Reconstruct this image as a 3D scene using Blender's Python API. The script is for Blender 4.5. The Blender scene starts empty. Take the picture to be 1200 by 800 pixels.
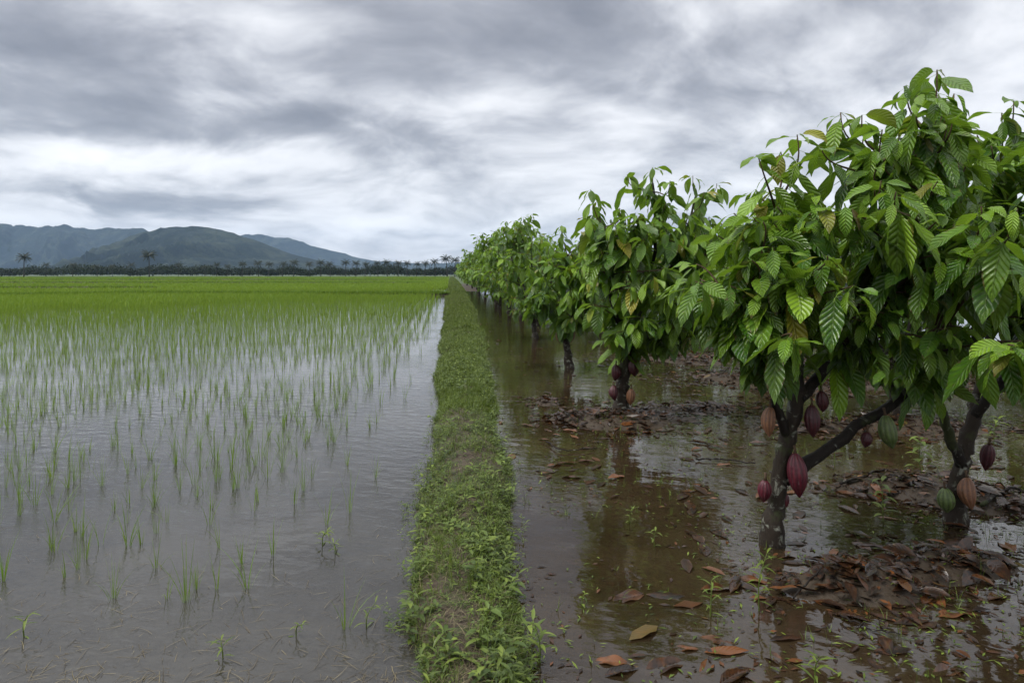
import bpy, math, random
import numpy as np
from mathutils import Vector, noise as mnoise

# ------------------------------------------------------------------ camera, light, exposure
SC = bpy.context.scene
COL = SC.collection
CAM_H, F, CX, HZ = 1.6, 800.0, 600.0, 321.0        # metres, pixels of a 1200 px wide frame
YAW = math.atan((CX - 527.0) / F)
cam_d = bpy.data.cameras.new('camera')
cam_d.sensor_width = 36.0
cam_d.lens = 36.0 * F / 1200.0
cam_d.shift_y = -(400.0 - HZ) / 1200.0
cam_d.clip_start, cam_d.clip_end = 0.05, 20000.0
cam = bpy.data.objects.new('camera', cam_d)
cam.location = (0, 0, CAM_H)
cam.rotation_euler = (math.radians(90), 0, -YAW)
COL.objects.link(cam)
SC.camera = cam

SUN_EL, SUN_AZ = math.radians(56), math.radians(-100)   # azimuth from +Y towards +X
SUN_STRENGTH, SKY_STRENGTH = 1.5, 0.1
EXPOSURE = 1.12
sun_d = bpy.data.lights.new('sun', 'SUN')
sun_d.energy, sun_d.angle, sun_d.color = SUN_STRENGTH, math.radians(34), (1.0, 0.97, 0.92)
sun = bpy.data.objects.new('sun', sun_d)
sdir = Vector((math.sin(SUN_AZ) * math.cos(SUN_EL), math.cos(SUN_AZ) * math.cos(SUN_EL), math.sin(SUN_EL)))
sun.rotation_euler = (-sdir).to_track_quat('-Z', 'Y').to_euler()
COL.objects.link(sun)

SC.view_settings.view_transform = 'Standard'
SC.view_settings.look = 'None'
SC.view_settings.exposure = EXPOSURE
SC.view_settings.gamma = 1.0
SC.view_settings.use_curve_mapping = False
SC.render.engine = 'CYCLES'
SC.cycles.use_denoising = True
SC.cycles.max_bounces = 6
SC.cycles.transparent_max_bounces = 8
SC.cycles.volume_bounces = 1
SC.cycles.caustics_reflective = False
SC.cycles.caustics_refractive = False


class NT:
    """short hand for building node trees"""
    def __init__(self, tree):
        self.t = tree
        for n in list(tree.nodes):
            tree.nodes.remove(n)

    def n(self, kind, ins=None, **props):
        nd = self.t.nodes.new(kind)
        for k, v in props.items():
            setattr(nd, k, v)
        for k, v in (ins or {}).items():
            self.put(nd.inputs[k], v)
        return nd

    def put(self, sock, v):
        if isinstance(v, bpy.types.NodeSocket):
            self.t.links.new(v, sock)
        elif isinstance(v, bpy.types.Node):
            self.t.links.new(v.outputs[0], sock)
        else:
            if sock.type == 'RGBA' and len(v) == 3:
                v = (*v, 1.0)
            sock.default_value = v

    def math(self, op, a, b=0.0, c=None, clamp=False):
        ins = {0: a, 1: b}
        if c is not None:
            ins[2] = c
        return self.n('ShaderNodeMath', ins, operation=op, use_clamp=clamp).outputs[0]

    def vmath(self, op, a, b=(0, 0, 0)):
        return self.n('ShaderNodeVectorMath', {0: a, 1: b}, operation=op).outputs[0]

    def mix(self, fac, a, b, blend='MIX'):
        nd = self.n('ShaderNodeMix', data_type='RGBA', blend_type=blend)
        self.put(nd.inputs[0], fac)
        self.put(nd.inputs[6], a)
        self.put(nd.inputs[7], b)
        return nd.outputs[2]

    def noise(self, vec, scale, detail=4.0, rough=0.55, dist=0.0, lac=2.0):
        nd = self.n('ShaderNodeTexNoise', {'Scale': scale, 'Detail': detail, 'Roughness': rough, 'Distortion': dist, 'Lacunarity': lac})
        if vec is not None:
            self.put(nd.inputs['Vector'], vec)
        return nd.outputs[0]

    def ramp(self, fac, stops, interp='EASE'):
        nd = self.n('ShaderNodeValToRGB', {0: fac})
        cr = nd.color_ramp
        cr.interpolation = interp
        while len(cr.elements) > 1:
            cr.elements.remove(cr.elements[-1])
        for i, (p, c) in enumerate(stops):
            e = cr.elements[0] if i == 0 else cr.elements.new(p)
            e.position = p
            e.color = (*c, 1.0) if not isinstance(c, (int, float)) else (c, c, c, 1.0)
        return nd.outputs[0]

    def smooth(self, x, lo, hi, a=0.0, b=1.0):
        return self.n('ShaderNodeMapRange', {0: x, 1: lo, 2: hi, 3: a, 4: b}, interpolation_type='SMOOTHSTEP').outputs[0]


def pix_dir(px, py):
    """direction of a photograph pixel, in world space"""
    lat, up = (px - CX) / F, (HZ - py) / F
    c, s = math.cos(YAW), math.sin(YAW)
    v = Vector((lat * c + s, c - lat * s, up))
    return v.normalized()


# ------------------------------------------------------------------ overcast sky
world = bpy.data.worlds.new('World')
SC.world = world
world.use_nodes = True
w = NT(world.node_tree)
tc = w.n('ShaderNodeTexCoord').outputs['Generated']
dirv = w.vmath('NORMALIZE', tc)
sep = w.n('ShaderNodeSeparateXYZ', {0: dirv})
dx, dy, dz = sep.outputs
den = w.math('ADD', w.math('MAXIMUM', dz, 0.0), 0.30)
cu, cv = w.math('DIVIDE', dx, den), w.math('DIVIDE', dy, den)
cvec = w.n('ShaderNodeCombineXYZ', {0: cu, 1: cv, 2: 3.7}).outputs[0]
warp = w.n('ShaderNodeTexNoise', {'Vector': cvec, 'Scale': 0.7, 'Detail': 3.0}).outputs[1]
cvec2 = w.vmath('ADD', cvec, w.vmath('MULTIPLY', w.vmath('SUBTRACT', warp, (0.5, 0.5, 0.5)), (1.1, 0.7, 0.6)))
rotv = w.n('ShaderNodeVectorRotate', {0: cvec2, 3: math.radians(-20)}, rotation_type='Z_AXIS').outputs[0]
big = w.noise(w.vmath('MULTIPLY', rotv, (0.85, 1.0, 1)), 1.15, 8.0, 0.52)
fine = w.noise(w.vmath('MULTIPLY', rotv, (1.0, 1.15, 1)), 3.6, 8.0, 0.56)
lump = w.math('ABSOLUTE', w.math('SUBTRACT', w.noise(w.vmath('MULTIPLY', rotv, (1.0, 1.1, 1)), 2.1, 7.0, 0.5), 0.5))
dens = w.math('ADD', w.math('MULTIPLY', w.math('SUBTRACT', big, 0.5), 1.0), w.math('MULTIPLY', w.math('SUBTRACT', fine, 0.5), 0.78))
dens = w.math('SUBTRACT', w.math('ADD', dens, 0.53), w.math('MULTIPLY', lump, 0.95))
# where the cloud deck is thick (dark) or thin (bright), as lobes about directions
wob = w.math('MULTIPLY', w.math('SUBTRACT', w.noise(cvec2, 2.2, 6.0, 0.55), 0.5), 0.45)


def lobe(px, py, rx, ry, amp):
    c = pix_dir(px, py)
    az0, el0 = math.atan2(c.x, c.y), math.asin(c.z)
    az = w.math('ARCTAN2', dx, dy)
    el = w.math('ARCSINE', dz)
    a = w.math('DIVIDE', w.math('ADD', w.math('SUBTRACT', az, az0), wob), rx / F)
    b = w.math('DIVIDE', w.math('ADD', w.math('SUBTRACT', el, el0), w.math('MULTIPLY', wob, 0.34)), ry / F)
    r2 = w.math('ADD', w.math('MULTIPLY', a, a), w.math('MULTIPLY', b, b))
    return w.math('MULTIPLY', w.math('EXPONENT', w.math('MULTIPLY', r2, -1.0)), amp * 1.4)


for lb in [(110, 125, 270, 52, 0.27), (60, 20, 220, 50, 0.12), (570, 40, 230, 45, 0.13), (110, 238, 200, 20, 0.17), (720, 110, 160, 45, 0.04),
           (880, 60, 160, 50, 0.05), (420, 160, 160, 30, 0.10), (1130, 60, 150, 90, 0.05), (330, 248, 70, 16, 0.06),
           (330, 25, 100, 35, -0.14), (230, 190, 200, 20, -0.17), (560, 118, 110, 26, -0.13), (830, 22, 90, 36, -0.12), (390, 262, 190, 20, -0.18),
           (380, 290, 520, 50, -0.06), (20, 255, 70, 9, -0.07), (140, 250, 100, 14, 0.06), (660, 230, 260, 40, -0.05), (470, 282, 90, 12, 0.07)]:
    dens = w.math('ADD', dens, lobe(*lb))
cloud = w.ramp(dens, [(0.10, (.56, .56, .565)), (0.34, (.445, .447, .460)), (0.50, (.318, .322, .340)), (0.66, (.192, .196, .214)), (0.90, (.112, .116, .132))], 'B_SPLINE')
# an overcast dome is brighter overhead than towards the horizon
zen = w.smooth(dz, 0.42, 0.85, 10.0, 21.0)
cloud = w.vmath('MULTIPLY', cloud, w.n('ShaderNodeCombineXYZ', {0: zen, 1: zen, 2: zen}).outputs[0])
sky = w.n('ShaderNodeTexSky', sky_type='NISHITA', sun_disc=False, sun_elevation=SUN_EL, sun_rotation=SUN_AZ, altitude=50, air_density=1.0, dust_density=2.0)
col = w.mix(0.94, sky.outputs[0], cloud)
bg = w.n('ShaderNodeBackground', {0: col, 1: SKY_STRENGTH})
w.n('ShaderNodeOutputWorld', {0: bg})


# ------------------------------------------------------------------ helpers
def gp(px, py):
    """point of the water plane seen at a pixel of the photograph"""
    z = CAM_H * F / (py - HZ)
    return P(px, py, z)


def P(px, py, z):
    lat, h = (px - CX) / F * z, CAM_H - (py - HZ) / F * z
    c, s = math.cos(YAW), math.sin(YAW)
    return np.array([lat * c + z * s, z * c - lat * s, h])


def rng_(seed):
    return np.random.default_rng(seed)


def vnoise(x, y, seed=0.0):
    """cheap smooth value noise, vectorised, about -1..1"""
    x, y = np.asarray(x, float), np.asarray(y, float)
    xi, yi = np.floor(x), np.floor(y)
    fx, fy = x - xi, y - yi
    fx, fy = fx * fx * (3 - 2 * fx), fy * fy * (3 - 2 * fy)

    def h(a, b):
        q = np.sin(a * 127.1 + b * 311.7 + seed * 74.7) * 43758.5453
        return (q - np.floor(q)) * 2 - 1
    a, b = h(xi, yi) * (1 - fx) + h(xi + 1, yi) * fx, h(xi, yi + 1) * (1 - fx) + h(xi + 1, yi + 1) * fx
    return a * (1 - fy) + b * fy


def fbm(x, y, seed=0.0, octs=4, gain=0.5):
    s, a = 0, 1.0
    for o in range(octs):
        s = s + a * vnoise(x * 2 ** o, y * 2 ** o, seed + o * 3.1)
        a *= gain
    return s


def mesh(name, V, Fc, mat, uv=None, col=None, smooth=True):
    V = np.asarray(V, np.float32)
    Fc = np.asarray(Fc, np.int32)
    k = Fc.shape[1]
    me = bpy.data.meshes.new(name)
    me.vertices.add(len(V))
    me.vertices.foreach_set('co', V.ravel())
    me.loops.add(Fc.size)
    me.loops.foreach_set('vertex_index', Fc.ravel())
    me.polygons.add(len(Fc))
    me.polygons.foreach_set('loop_start', np.arange(0, Fc.size, k, dtype=np.int32))
    me.polygons.foreach_set('use_smooth', np.full(len(Fc), smooth))
    if uv is not None:
        l = me.uv_layers.new(name='UVMap')
        l.data.foreach_set('uv', np.asarray(uv, np.float32)[Fc.ravel()].ravel())
    if col is not None:
        a = me.color_attributes.new('tint', 'FLOAT_COLOR', 'POINT')
        c = np.ones((len(V), 4), np.float32)
        c[:, :col.shape[1]] = col
        a.data.foreach_set('color', c.ravel())
    me.update(calc_edges=True)
    if mat is not None:
        me.materials.append(mat)
    return me


def obj(name, me, parent=None, loc=(0, 0, 0)):
    o = bpy.data.objects.new(name, me)
    o.location = loc
    COL.objects.link(o)
    if parent is not None:
        o.parent = parent
    return o


def empty(name, loc):
    o = bpy.data.objects.new(name, None)
    o.empty_display_size = 0.1
    o.location = loc
    COL.objects.link(o)
    return o


def tag(o, label=None, cat=None, group=None, kind=None):
    if label: o['label'] = label
    if cat: o['category'] = cat
    if group: o['group'] = group
    if kind: o['kind'] = kind
    return o


class Acc:
    """collects pieces of quads into one mesh"""
    def __init__(self):
        self.V, self.F, self.U, self.C, self.n = [], [], [], [], 0

    def add(self, V, Fc, U=None, C=None):
        self.V.append(V)
        self.F.append(np.asarray(Fc) + self.n)
        self.U.append(U if U is not None else np.zeros((len(V), 2)))
        if C is None:
            C = np.full((len(V), 3), 0.5)
        self.C.append(C)
        self.n += len(V)

    def mesh(self, name, mat, smooth=True):
        return mesh(name, np.concatenate(self.V), np.concatenate(self.F), mat, np.concatenate(self.U), np.concatenate(self.C), smooth)


def prof(kind, v):
    if kind == 'cacao':
        wv = np.sin(np.pi * np.clip(v, 0, 1) ** 0.88) ** 0.78
        s = np.clip((v - 0.80) / 0.2, 0, 1)
        return np.maximum(wv * (1 - 0.5 * s * s * (3 - 2 * s)), 0.025)
    if kind == 'blade':
        return np.maximum(np.minimum(1, 0.55 + v * 2.5) * (1 - v ** 1.7), 0.04)
    if kind == 'lance':
        return np.maximum(np.sin(np.pi * v ** 0.8), 0.05)
    return np.ones_like(v)


def sheets(base, az, p0, bend, L, W, roll=0.0, fold=0.2, kind='cacao', nu=2, nv=6, edge=0.0, sweep=0.0, rng=None):
    """N curved leaf sheets; every argument is a scalar or an array of N"""
    base = np.atleast_2d(base)
    N = len(base)
    A = lambda a: np.broadcast_to(np.asarray(a, float), (N,)).copy()
    az, p0, bend, L, W, roll, fold, edge, sweep = map(A, (az, p0, bend, L, W, roll, fold, edge, sweep))
    v, u = np.linspace(0, 1, nv + 1), np.linspace(-1, 1, nu + 1)
    vm = (v[1:] + v[:-1]) / 2
    pm = p0[:, None] - bend[:, None] * vm
    am = az[:, None] + sweep[:, None] * vm
    z0 = np.zeros((N, 1))
    cx = np.concatenate([z0, np.cumsum(np.cos(pm) * np.cos(am), 1) / nv], 1)
    cy = np.concatenate([z0, np.cumsum(np.cos(pm) * np.sin(am), 1) / nv], 1)
    cz = np.concatenate([z0, np.cumsum(np.sin(pm), 1) / nv], 1)
    cen = base[:, None] + L[:, None, None] * np.stack([cx, cy, cz], 2)
    pit = p0[:, None] - bend[:, None] * v
    aa = az[:, None] + sweep[:, None] * v
    h = np.stack([np.cos(aa), np.sin(aa), 0 * aa], 2)
    side = np.stack([-np.sin(aa), np.cos(aa), 0 * aa], 2)
    up = np.array([0, 0, 1.0])
    n = -np.sin(pit)[..., None] * h + np.cos(pit)[..., None] * up
    cr, sr = np.cos(roll)[:, None, None], np.sin(roll)[:, None, None]
    s2, n2 = side * cr + n * sr, n * cr - side * sr
    hw = prof(kind, v)[None, :] * W[:, None] / 2
    uu = u[None, None, :]
    V = cen[:, :, None] + s2[:, :, None] * (uu * hw[..., None] * np.cos(fold)[:, None, None])[..., None]
    lift = np.abs(uu) * hw[..., None] * np.sin(fold)[:, None, None]
    if np.any(edge):
        ph = (rng or rng_(1)).uniform(0, 6.3, (N, 1, 1))
        lift = lift + edge[:, None, None] * uu ** 2 * np.sin(v[None, :, None] * 11 + ph + np.sign(uu) * 1.3) * np.sin(np.pi * v)[None, :, None]
    V = V + n2[:, :, None] * lift[..., None]
    V = V.reshape(-1, 3)
    m = (nv + 1) * (nu + 1)
    i, j = np.meshgrid(np.arange(nv), np.arange(nu), indexing='ij')
    a = (i * (nu + 1) + j).ravel()
    q = np.stack([a, a + 1, a + nu + 2, a + nu + 1], 1)
    Fc = (np.arange(N) * m)[:, None, None] + q[None]
    UV = np.stack(np.broadcast_arrays(v[:, None], u[None, :] * 0.5 + 0.5), 2)[..., ::-1].reshape(-1, 2)
    return V, Fc.reshape(-1, 4), np.tile(UV, (N, 1)), np.repeat(np.arange(N), m)


def resample(pts, n):
    pts = np.asarray(pts, float)
    if len(pts) == 2:
        t = np.linspace(0, 1, n)[:, None]
        return pts[0] * (1 - t) + pts[1] * t
    q = np.vstack([2 * pts[0] - pts[1], pts, 2 * pts[-1] - pts[-2]])
    out = []
    for s in np.linspace(0, len(pts) - 1 - 1e-6, n):
        k = int(s)
        t = s - k
        a, b, c, d = q[k], q[k + 1], q[k + 2], q[k + 3]
        out.append(0.5 * (2 * b + (c - a) * t + (2 * a - 5 * b + 4 * c - d) * t * t + (3 * b - a - 3 * c + d) * t ** 3))
    return np.array(out)


def tube(pts, rad, ns=8, knob=0.0, rng=None, cap=True):
    pts = np.asarray(pts, float)
    n = len(pts)
    rad = np.broadcast_to(np.asarray(rad, float), (n,))
    tan = np.gradient(pts, axis=0)
    tan /= np.linalg.norm(tan, axis=1)[:, None] + 1e-9
    ref = np.array([1.0, 0, 0]) if abs(tan[0][0]) < 0.8 else np.array([0, 1.0, 0])
    V = np.zeros((n, ns, 3))
    ang = np.linspace(0, 2 * np.pi, ns, endpoint=False)
    for i in range(n):
        a = np.cross(tan[i], ref)
        a /= np.linalg.norm(a) + 1e-9
        b = np.cross(tan[i], a)
        ref = np.cross(a, tan[i])
        r = rad[i] * (1 + (knob * vnoise(ang * 1.9 + 7 * i, np.full(ns, i * 0.7), knob * 50) if knob else 0))
        V[i] = pts[i] + (np.cos(ang) * r)[:, None] * a + (np.sin(ang) * r)[:, None] * b
    V = V.reshape(-1, 3)
    i, j = np.meshgrid(np.arange(n - 1), np.arange(ns), indexing='ij')
    i, j = i.ravel(), j.ravel()
    k = (j + 1) % ns
    Fc = np.stack([i * ns + j, i * ns + k, (i + 1) * ns + k, (i + 1) * ns + j], 1)
    if cap and ns % 2 == 0:
        e = (n - 1) * ns
        for base, fl in ((0, 1), (e, 0)):
            q = [[base + m, base + m + 1, base + ns - 2 - m, base + ns - 1 - m] for m in range(ns // 2 - 1)]
            q = np.array(q)
            Fc = np.vstack([Fc, q[:, ::-1] if fl else q])
    return V, Fc


# ------------------------------------------------------------------ materials
def new_mat(name):
    m = bpy.data.materials.new(name)
    m.use_nodes = True
    return m, NT(m.node_tree)


def leaf_mat(name, dark, mid, young, rough=0.36, trans=0.22, yellow=0.75, veins=9.0, vein_col=(0.16, 0.22, 0.07), vein_amt=0.35, bump=0.5, spec=0.5):
    m, t = new_mat(name)
    at = t.n('ShaderNodeAttribute', attribute_name='tint', attribute_type='GEOMETRY')
    sp = t.n('ShaderNodeSeparateColor', {0: at.outputs[0]})
    tone, yng, rnd = sp.outputs
    c = t.mix(tone, dark, mid)
    c = t.mix(yng, c, young)
    geo = t.n('ShaderNodeNewGeometry')
    mott = t.noise(geo.outputs['Position'], 26.0, 4.0, 0.6)
    c = t.mix(t.smooth(mott, 0.42, 0.75, 0.0, 0.28), c, young)
    nrm = None
    if veins:
        uv = t.n('ShaderNodeUVMap', uv_map='UVMap')
        s = t.n('ShaderNodeSeparateXYZ', {0: uv.outputs[0]})
        au = t.math('ABSOLUTE', t.math('SUBTRACT', s.outputs[0], 0.5))
        au = t.math('MULTIPLY', au, 2.0)
        k = t.math('SUBTRACT', t.math('MULTIPLY', s.outputs[1], veins), t.math('MULTIPLY', au, veins * 0.20))
        fr = t.math('ABSOLUTE', t.math('SUBTRACT', t.math('FRACT', k), 0.5))      # 0.5 on a vein
        lat = t.smooth(fr, 0.40, 0.5)
        midr = t.smooth(au, 0.10, 0.03)
        vn = t.math('MAXIMUM', t.math('MULTIPLY', lat, 0.6), midr)
        c = t.mix(t.math('MULTIPLY', vn, vein_amt), c, vein_col)
        q = t.math('SUBTRACT', 1.0, t.math('POWER', t.math('MULTIPLY', fr, 2.0), 2.0))
        q = t.math('SUBTRACT', q, t.math('MULTIPLY', midr, 0.8))
        q = t.math('ADD', q, t.math('MULTIPLY', t.noise(geo.outputs['Position'], 70.0, 2.0), 0.35))
        nrm = t.n('ShaderNodeBump', {'Strength': bump, 'Distance': 0.014, 'Height': q}).outputs[0]
        # brown spots and scorched edges
        sp1 = t.smooth(t.noise(geo.outputs['Position'], 45.0, 3.0, 0.6), 0.64, 0.70)
        c = t.mix(t.math('MULTIPLY', sp1, 0.7), c, (0.10, 0.06, 0.02))
        rim = t.math('ADD', t.math('MAXIMUM', au, t.math('MULTIPLY', s.outputs[1], 0.97)), t.math('MULTIPLY', t.math('SUBTRACT', t.noise(geo.outputs['Position'], 16.0, 4.0, 0.6), 0.5), 1.3))
        c = t.mix(t.smooth(rim, 1.01, 1.07, 0.0, 0.85), c, (0.085, 0.050, 0.018))
        c = t.mix(t.smooth(rnd, 0.982, 0.994, 0.0, yellow), c, (0.36, 0.30, 0.03))
        c = t.mix(t.math('MULTIPLY', t.math('SUBTRACT', 1.0, at.outputs[3]), 0.7), c, (0.20, 0.075, 0.03))
    ins = {'Base Color': c, 'Roughness': t.math('ADD', t.math('MULTIPLY', rnd, 0.22), rough - 0.1), 'Specular IOR Level': spec}
    if nrm is not None:
        ins['Normal'] = nrm
    p = t.n('ShaderNodeBsdfPrincipled', ins)
    tr = t.n('ShaderNodeBsdfTranslucent', {0: t.mix(0.55, c, young)})
    ms = t.n('ShaderNodeMixShader', {0: trans, 1: p.outputs[0], 2: tr.outputs[0]})
    t.n('ShaderNodeOutputMaterial', {0: ms.outputs[0]})
    return m


M = {}
M['cacao_leaf'] = leaf_mat('cacao leaf', (0.012, 0.046, 0.008), (0.062, 0.172, 0.014), (0.28, 0.46, 0.028), rough=0.27, spec=0.58, bump=0.62, trans=0.30)
M['rice'] = leaf_mat('rice blade', (0.060, 0.130, 0.014), (0.130, 0.250, 0.016), (0.27, 0.37, 0.03), rough=0.5, trans=0.3, veins=0, spec=0.3)
M['weed'] = leaf_mat('weed leaf', (0.024, 0.044, 0.010), (0.082, 0.130, 0.019), (0.19, 0.25, 0.035), rough=0.48, trans=0.25, veins=0, spec=0.35)
M['wood_leaf'] = leaf_mat('distant foliage', (0.004, 0.010, 0.005), (0.010, 0.021, 0.008), (0.03, 0.045, 0.014), rough=0.7, trans=0.1, veins=0, spec=0.2)
M['palm'] = leaf_mat('palm frond', (0.005, 0.012, 0.006), (0.015, 0.028, 0.010), (0.045, 0.05, 0.02), rough=0.5, trans=0.12, veins=0, spec=0.3)
M['dead_leaf'] = leaf_mat('dead leaf', (0.008, 0.0055, 0.0042), (0.028, 0.0145, 0.009), (0.15, 0.055, 0.016), rough=0.26, trans=0.05, veins=9, yellow=0.12, vein_col=(0.07, 0.04, 0.02), vein_amt=0.25, bump=0.07, spec=0.35)
M['straw'] = leaf_mat('dead straw', (0.030, 0.023, 0.014), (0.11, 0.088, 0.05), (0.24, 0.20, 0.11), rough=0.5, trans=0.1, veins=0, spec=0.3)


def bark_mat(name, base, lichen, amt, scale=9.0):
    m, t = new_mat(name)
    o = t.n('ShaderNodeTexCoord').outputs['Object']
    st = t.vmath('MULTIPLY', o, (1.0, 1.0, 0.45))
    n1 = t.noise(st, 40.0, 6.0, 0.65)
    c = t.mix(n1, tuple(x * 0.45 for x in base), tuple(x * 1.7 for x in base))
    lm = t.smooth(t.noise(o, scale, 6.0, 0.68, 0.6), 0.54 - amt, 0.66 - amt)
    lc = t.mix(t.noise(o, 60.0, 3.0), tuple(x * 0.7 for x in lichen), lichen)
    c = t.mix(t.math('MULTIPLY', lm, 0.85), c, lc)
    moss = t.smooth(t.noise(t.vmath('ADD', o, (3, 5, 1)), 6.0, 4.0, 0.6), 0.55, 0.68)
    c = t.mix(t.math('MULTIPLY', moss, 0.55), c, (0.045, 0.06, 0.018))
    b = t.n('ShaderNodeBump', {'Strength': 0.7, 'Distance': 0.012, 'Height': t.math('ADD', n1, t.math('MULTIPLY', lm, 0.2))})
    p = t.n('ShaderNodeBsdfPrincipled', {'Base Color': c, 'Roughness': 0.72, 'Specular IOR Level': 0.2, 'Normal': b.outputs[0]})
    t.n('ShaderNodeOutputMaterial', {0: p.outputs[0]})
    return m


M['bark'] = bark_mat('wet cacao bark', (0.024, 0.018, 0.013), (0.27, 0.28, 0.23), 0.0, 15.0)
M['limb_bark'] = bark_mat('wet limb bark', (0.013, 0.010, 0.008), (0.22, 0.23, 0.19), -0.02, 15.0)
M['twig'] = bark_mat('twig bark', (0.075, 0.048, 0.030), (0.16, 0.16, 0.12), -0.05, 20.0)
M['palm_bark'] = bark_mat('palm bark', (0.035, 0.03, 0.026), (0.1, 0.1, 0.09), -0.05)


def pod_mat(name, a, b, groove):
    m, t = new_mat(name)
    at = t.n('ShaderNodeAttribute', attribute_name='tint', attribute_type='GEOMETRY')
    sp = t.n('ShaderNodeSeparateColor', {0: at.outputs[0]})
    o = t.n('ShaderNodeTexCoord').outputs['Object']
    c = t.mix(t.smooth(t.noise(o, 18.0, 5.0, 0.6), 0.35, 0.65), a, b)
    c = t.mix(t.math('MULTIPLY', sp.outputs[0], 0.7), c, groove)
    c = t.mix(t.math('MULTIPLY', t.smooth(t.noise(o, 60.0, 4.0, 0.65), 0.55, 0.66), 0.65), c, (0.05, 0.035, 0.025))
    h = t.math('ADD', t.noise(o, 55.0, 3.0), t.math('MULTIPLY', t.noise(o, 150.0, 2.0), 0.4))
    bp = t.n('ShaderNodeBump', {'Strength': 0.45, 'Distance': 0.006, 'Height': h})
    p = t.n('ShaderNodeBsdfPrincipled', {'Base Color': c, 'Roughness': 0.42, 'Specular IOR Level': 0.45, 'Normal': bp.outputs[0]})
    t.n('ShaderNodeOutputMaterial', {0: p.outputs[0]})
    return m


M['pod_red'] = pod_mat('crimson pod skin', (0.085, 0.009, 0.019), (0.135, 0.014, 0.026), (0.028, 0.004, 0.009))
M['pod_dark'] = pod_mat('maroon pod skin', (0.050, 0.010, 0.016), (0.085, 0.016, 0.020), (0.025, 0.006, 0.009))
M['pod_tan'] = pod_mat('tan pod skin', (0.20, 0.095, 0.050), (0.27, 0.13, 0.06), (0.085, 0.035, 0.022))
M['pod_green'] = pod_mat('green pod skin', (0.085, 0.13, 0.035), (0.14, 0.19, 0.06), (0.035, 0.06, 0.018))


def ground_mat():
    m, t = new_mat('mud')
    pos = t.n('ShaderNodeNewGeometry').outputs['Position']
    s = t.n('ShaderNodeSeparateXYZ', {0: pos})
    n1, n2 = t.noise(pos, 2.2, 6.0, 0.6), t.noise(pos, 22.0, 5.0, 0.65)
    c = t.mix(n1, (0.026, 0.018, 0.011), (0.062, 0.045, 0.028))
    c = t.mix(t.math('MULTIPLY', n2, 0.5), c, (0.035, 0.024, 0.015))
    # turf where the flooded fields end
    n3 = t.noise(pos, 0.25, 4.0, 0.6)
    turf = t.mix(n3, (0.030, 0.052, 0.012), (0.055, 0.085, 0.018))
    left = t.smooth(s.outputs[0], 0.5, -0.5)
    far = t.math('MULTIPLY', t.smooth(s.outputs[1], 70.0, 74.0), left)
    far = t.math('MAXIMUM', far, t.smooth(s.outputs[1], 100.0, 120.0))
    c = t.mix(far, c, turf)
    b = t.n('ShaderNodeBump', {'Strength': 0.6, 'Distance': 0.02, 'Height': n2})
    p = t.n('ShaderNodeBsdfPrincipled', {'Base Color': c, 'Roughness': 0.6, 'Specular IOR Level': 0.3, 'Normal': b.outputs[0]})
    t.n('ShaderNodeOutputMaterial', {0: p.outputs[0]})
    return m


def soil_mat():
    m, t = new_mat('bund soil')
    pos = t.n('ShaderNodeNewGeometry').outputs['Position']
    n1, n2, n3 = t.noise(pos, 3.0, 6.0, 0.62), t.noise(pos, 34.0, 6.0, 0.68), t.noise(pos, 120.0, 3.0, 0.6)
    c = t.mix(n1, (0.030, 0.021, 0.014), (0.100, 0.072, 0.047))
    c = t.mix(t.smooth(n2, 0.35, 0.7, 0.0, 0.6), c, (0.022, 0.016, 0.010))
    c = t.mix(t.smooth(t.noise(pos, 5.0, 5.0, 0.7), 0.48, 0.62, 0.0, 0.8), c, (0.040, 0.062, 0.014))
    h = t.math('ADD', n2, t.math('MULTIPLY', n3, 0.4))
    b = t.n('ShaderNodeBump', {'Strength': 0.9, 'Distance': 0.02, 'Height': h})
    p = t.n('ShaderNodeBsdfPrincipled', {'Base Color': c, 'Roughness': 0.65, 'Specular IOR Level': 0.3, 'Normal': b.outputs[0]})
    t.n('ShaderNodeOutputMaterial', {0: p.outputs[0]})
    return m


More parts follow.
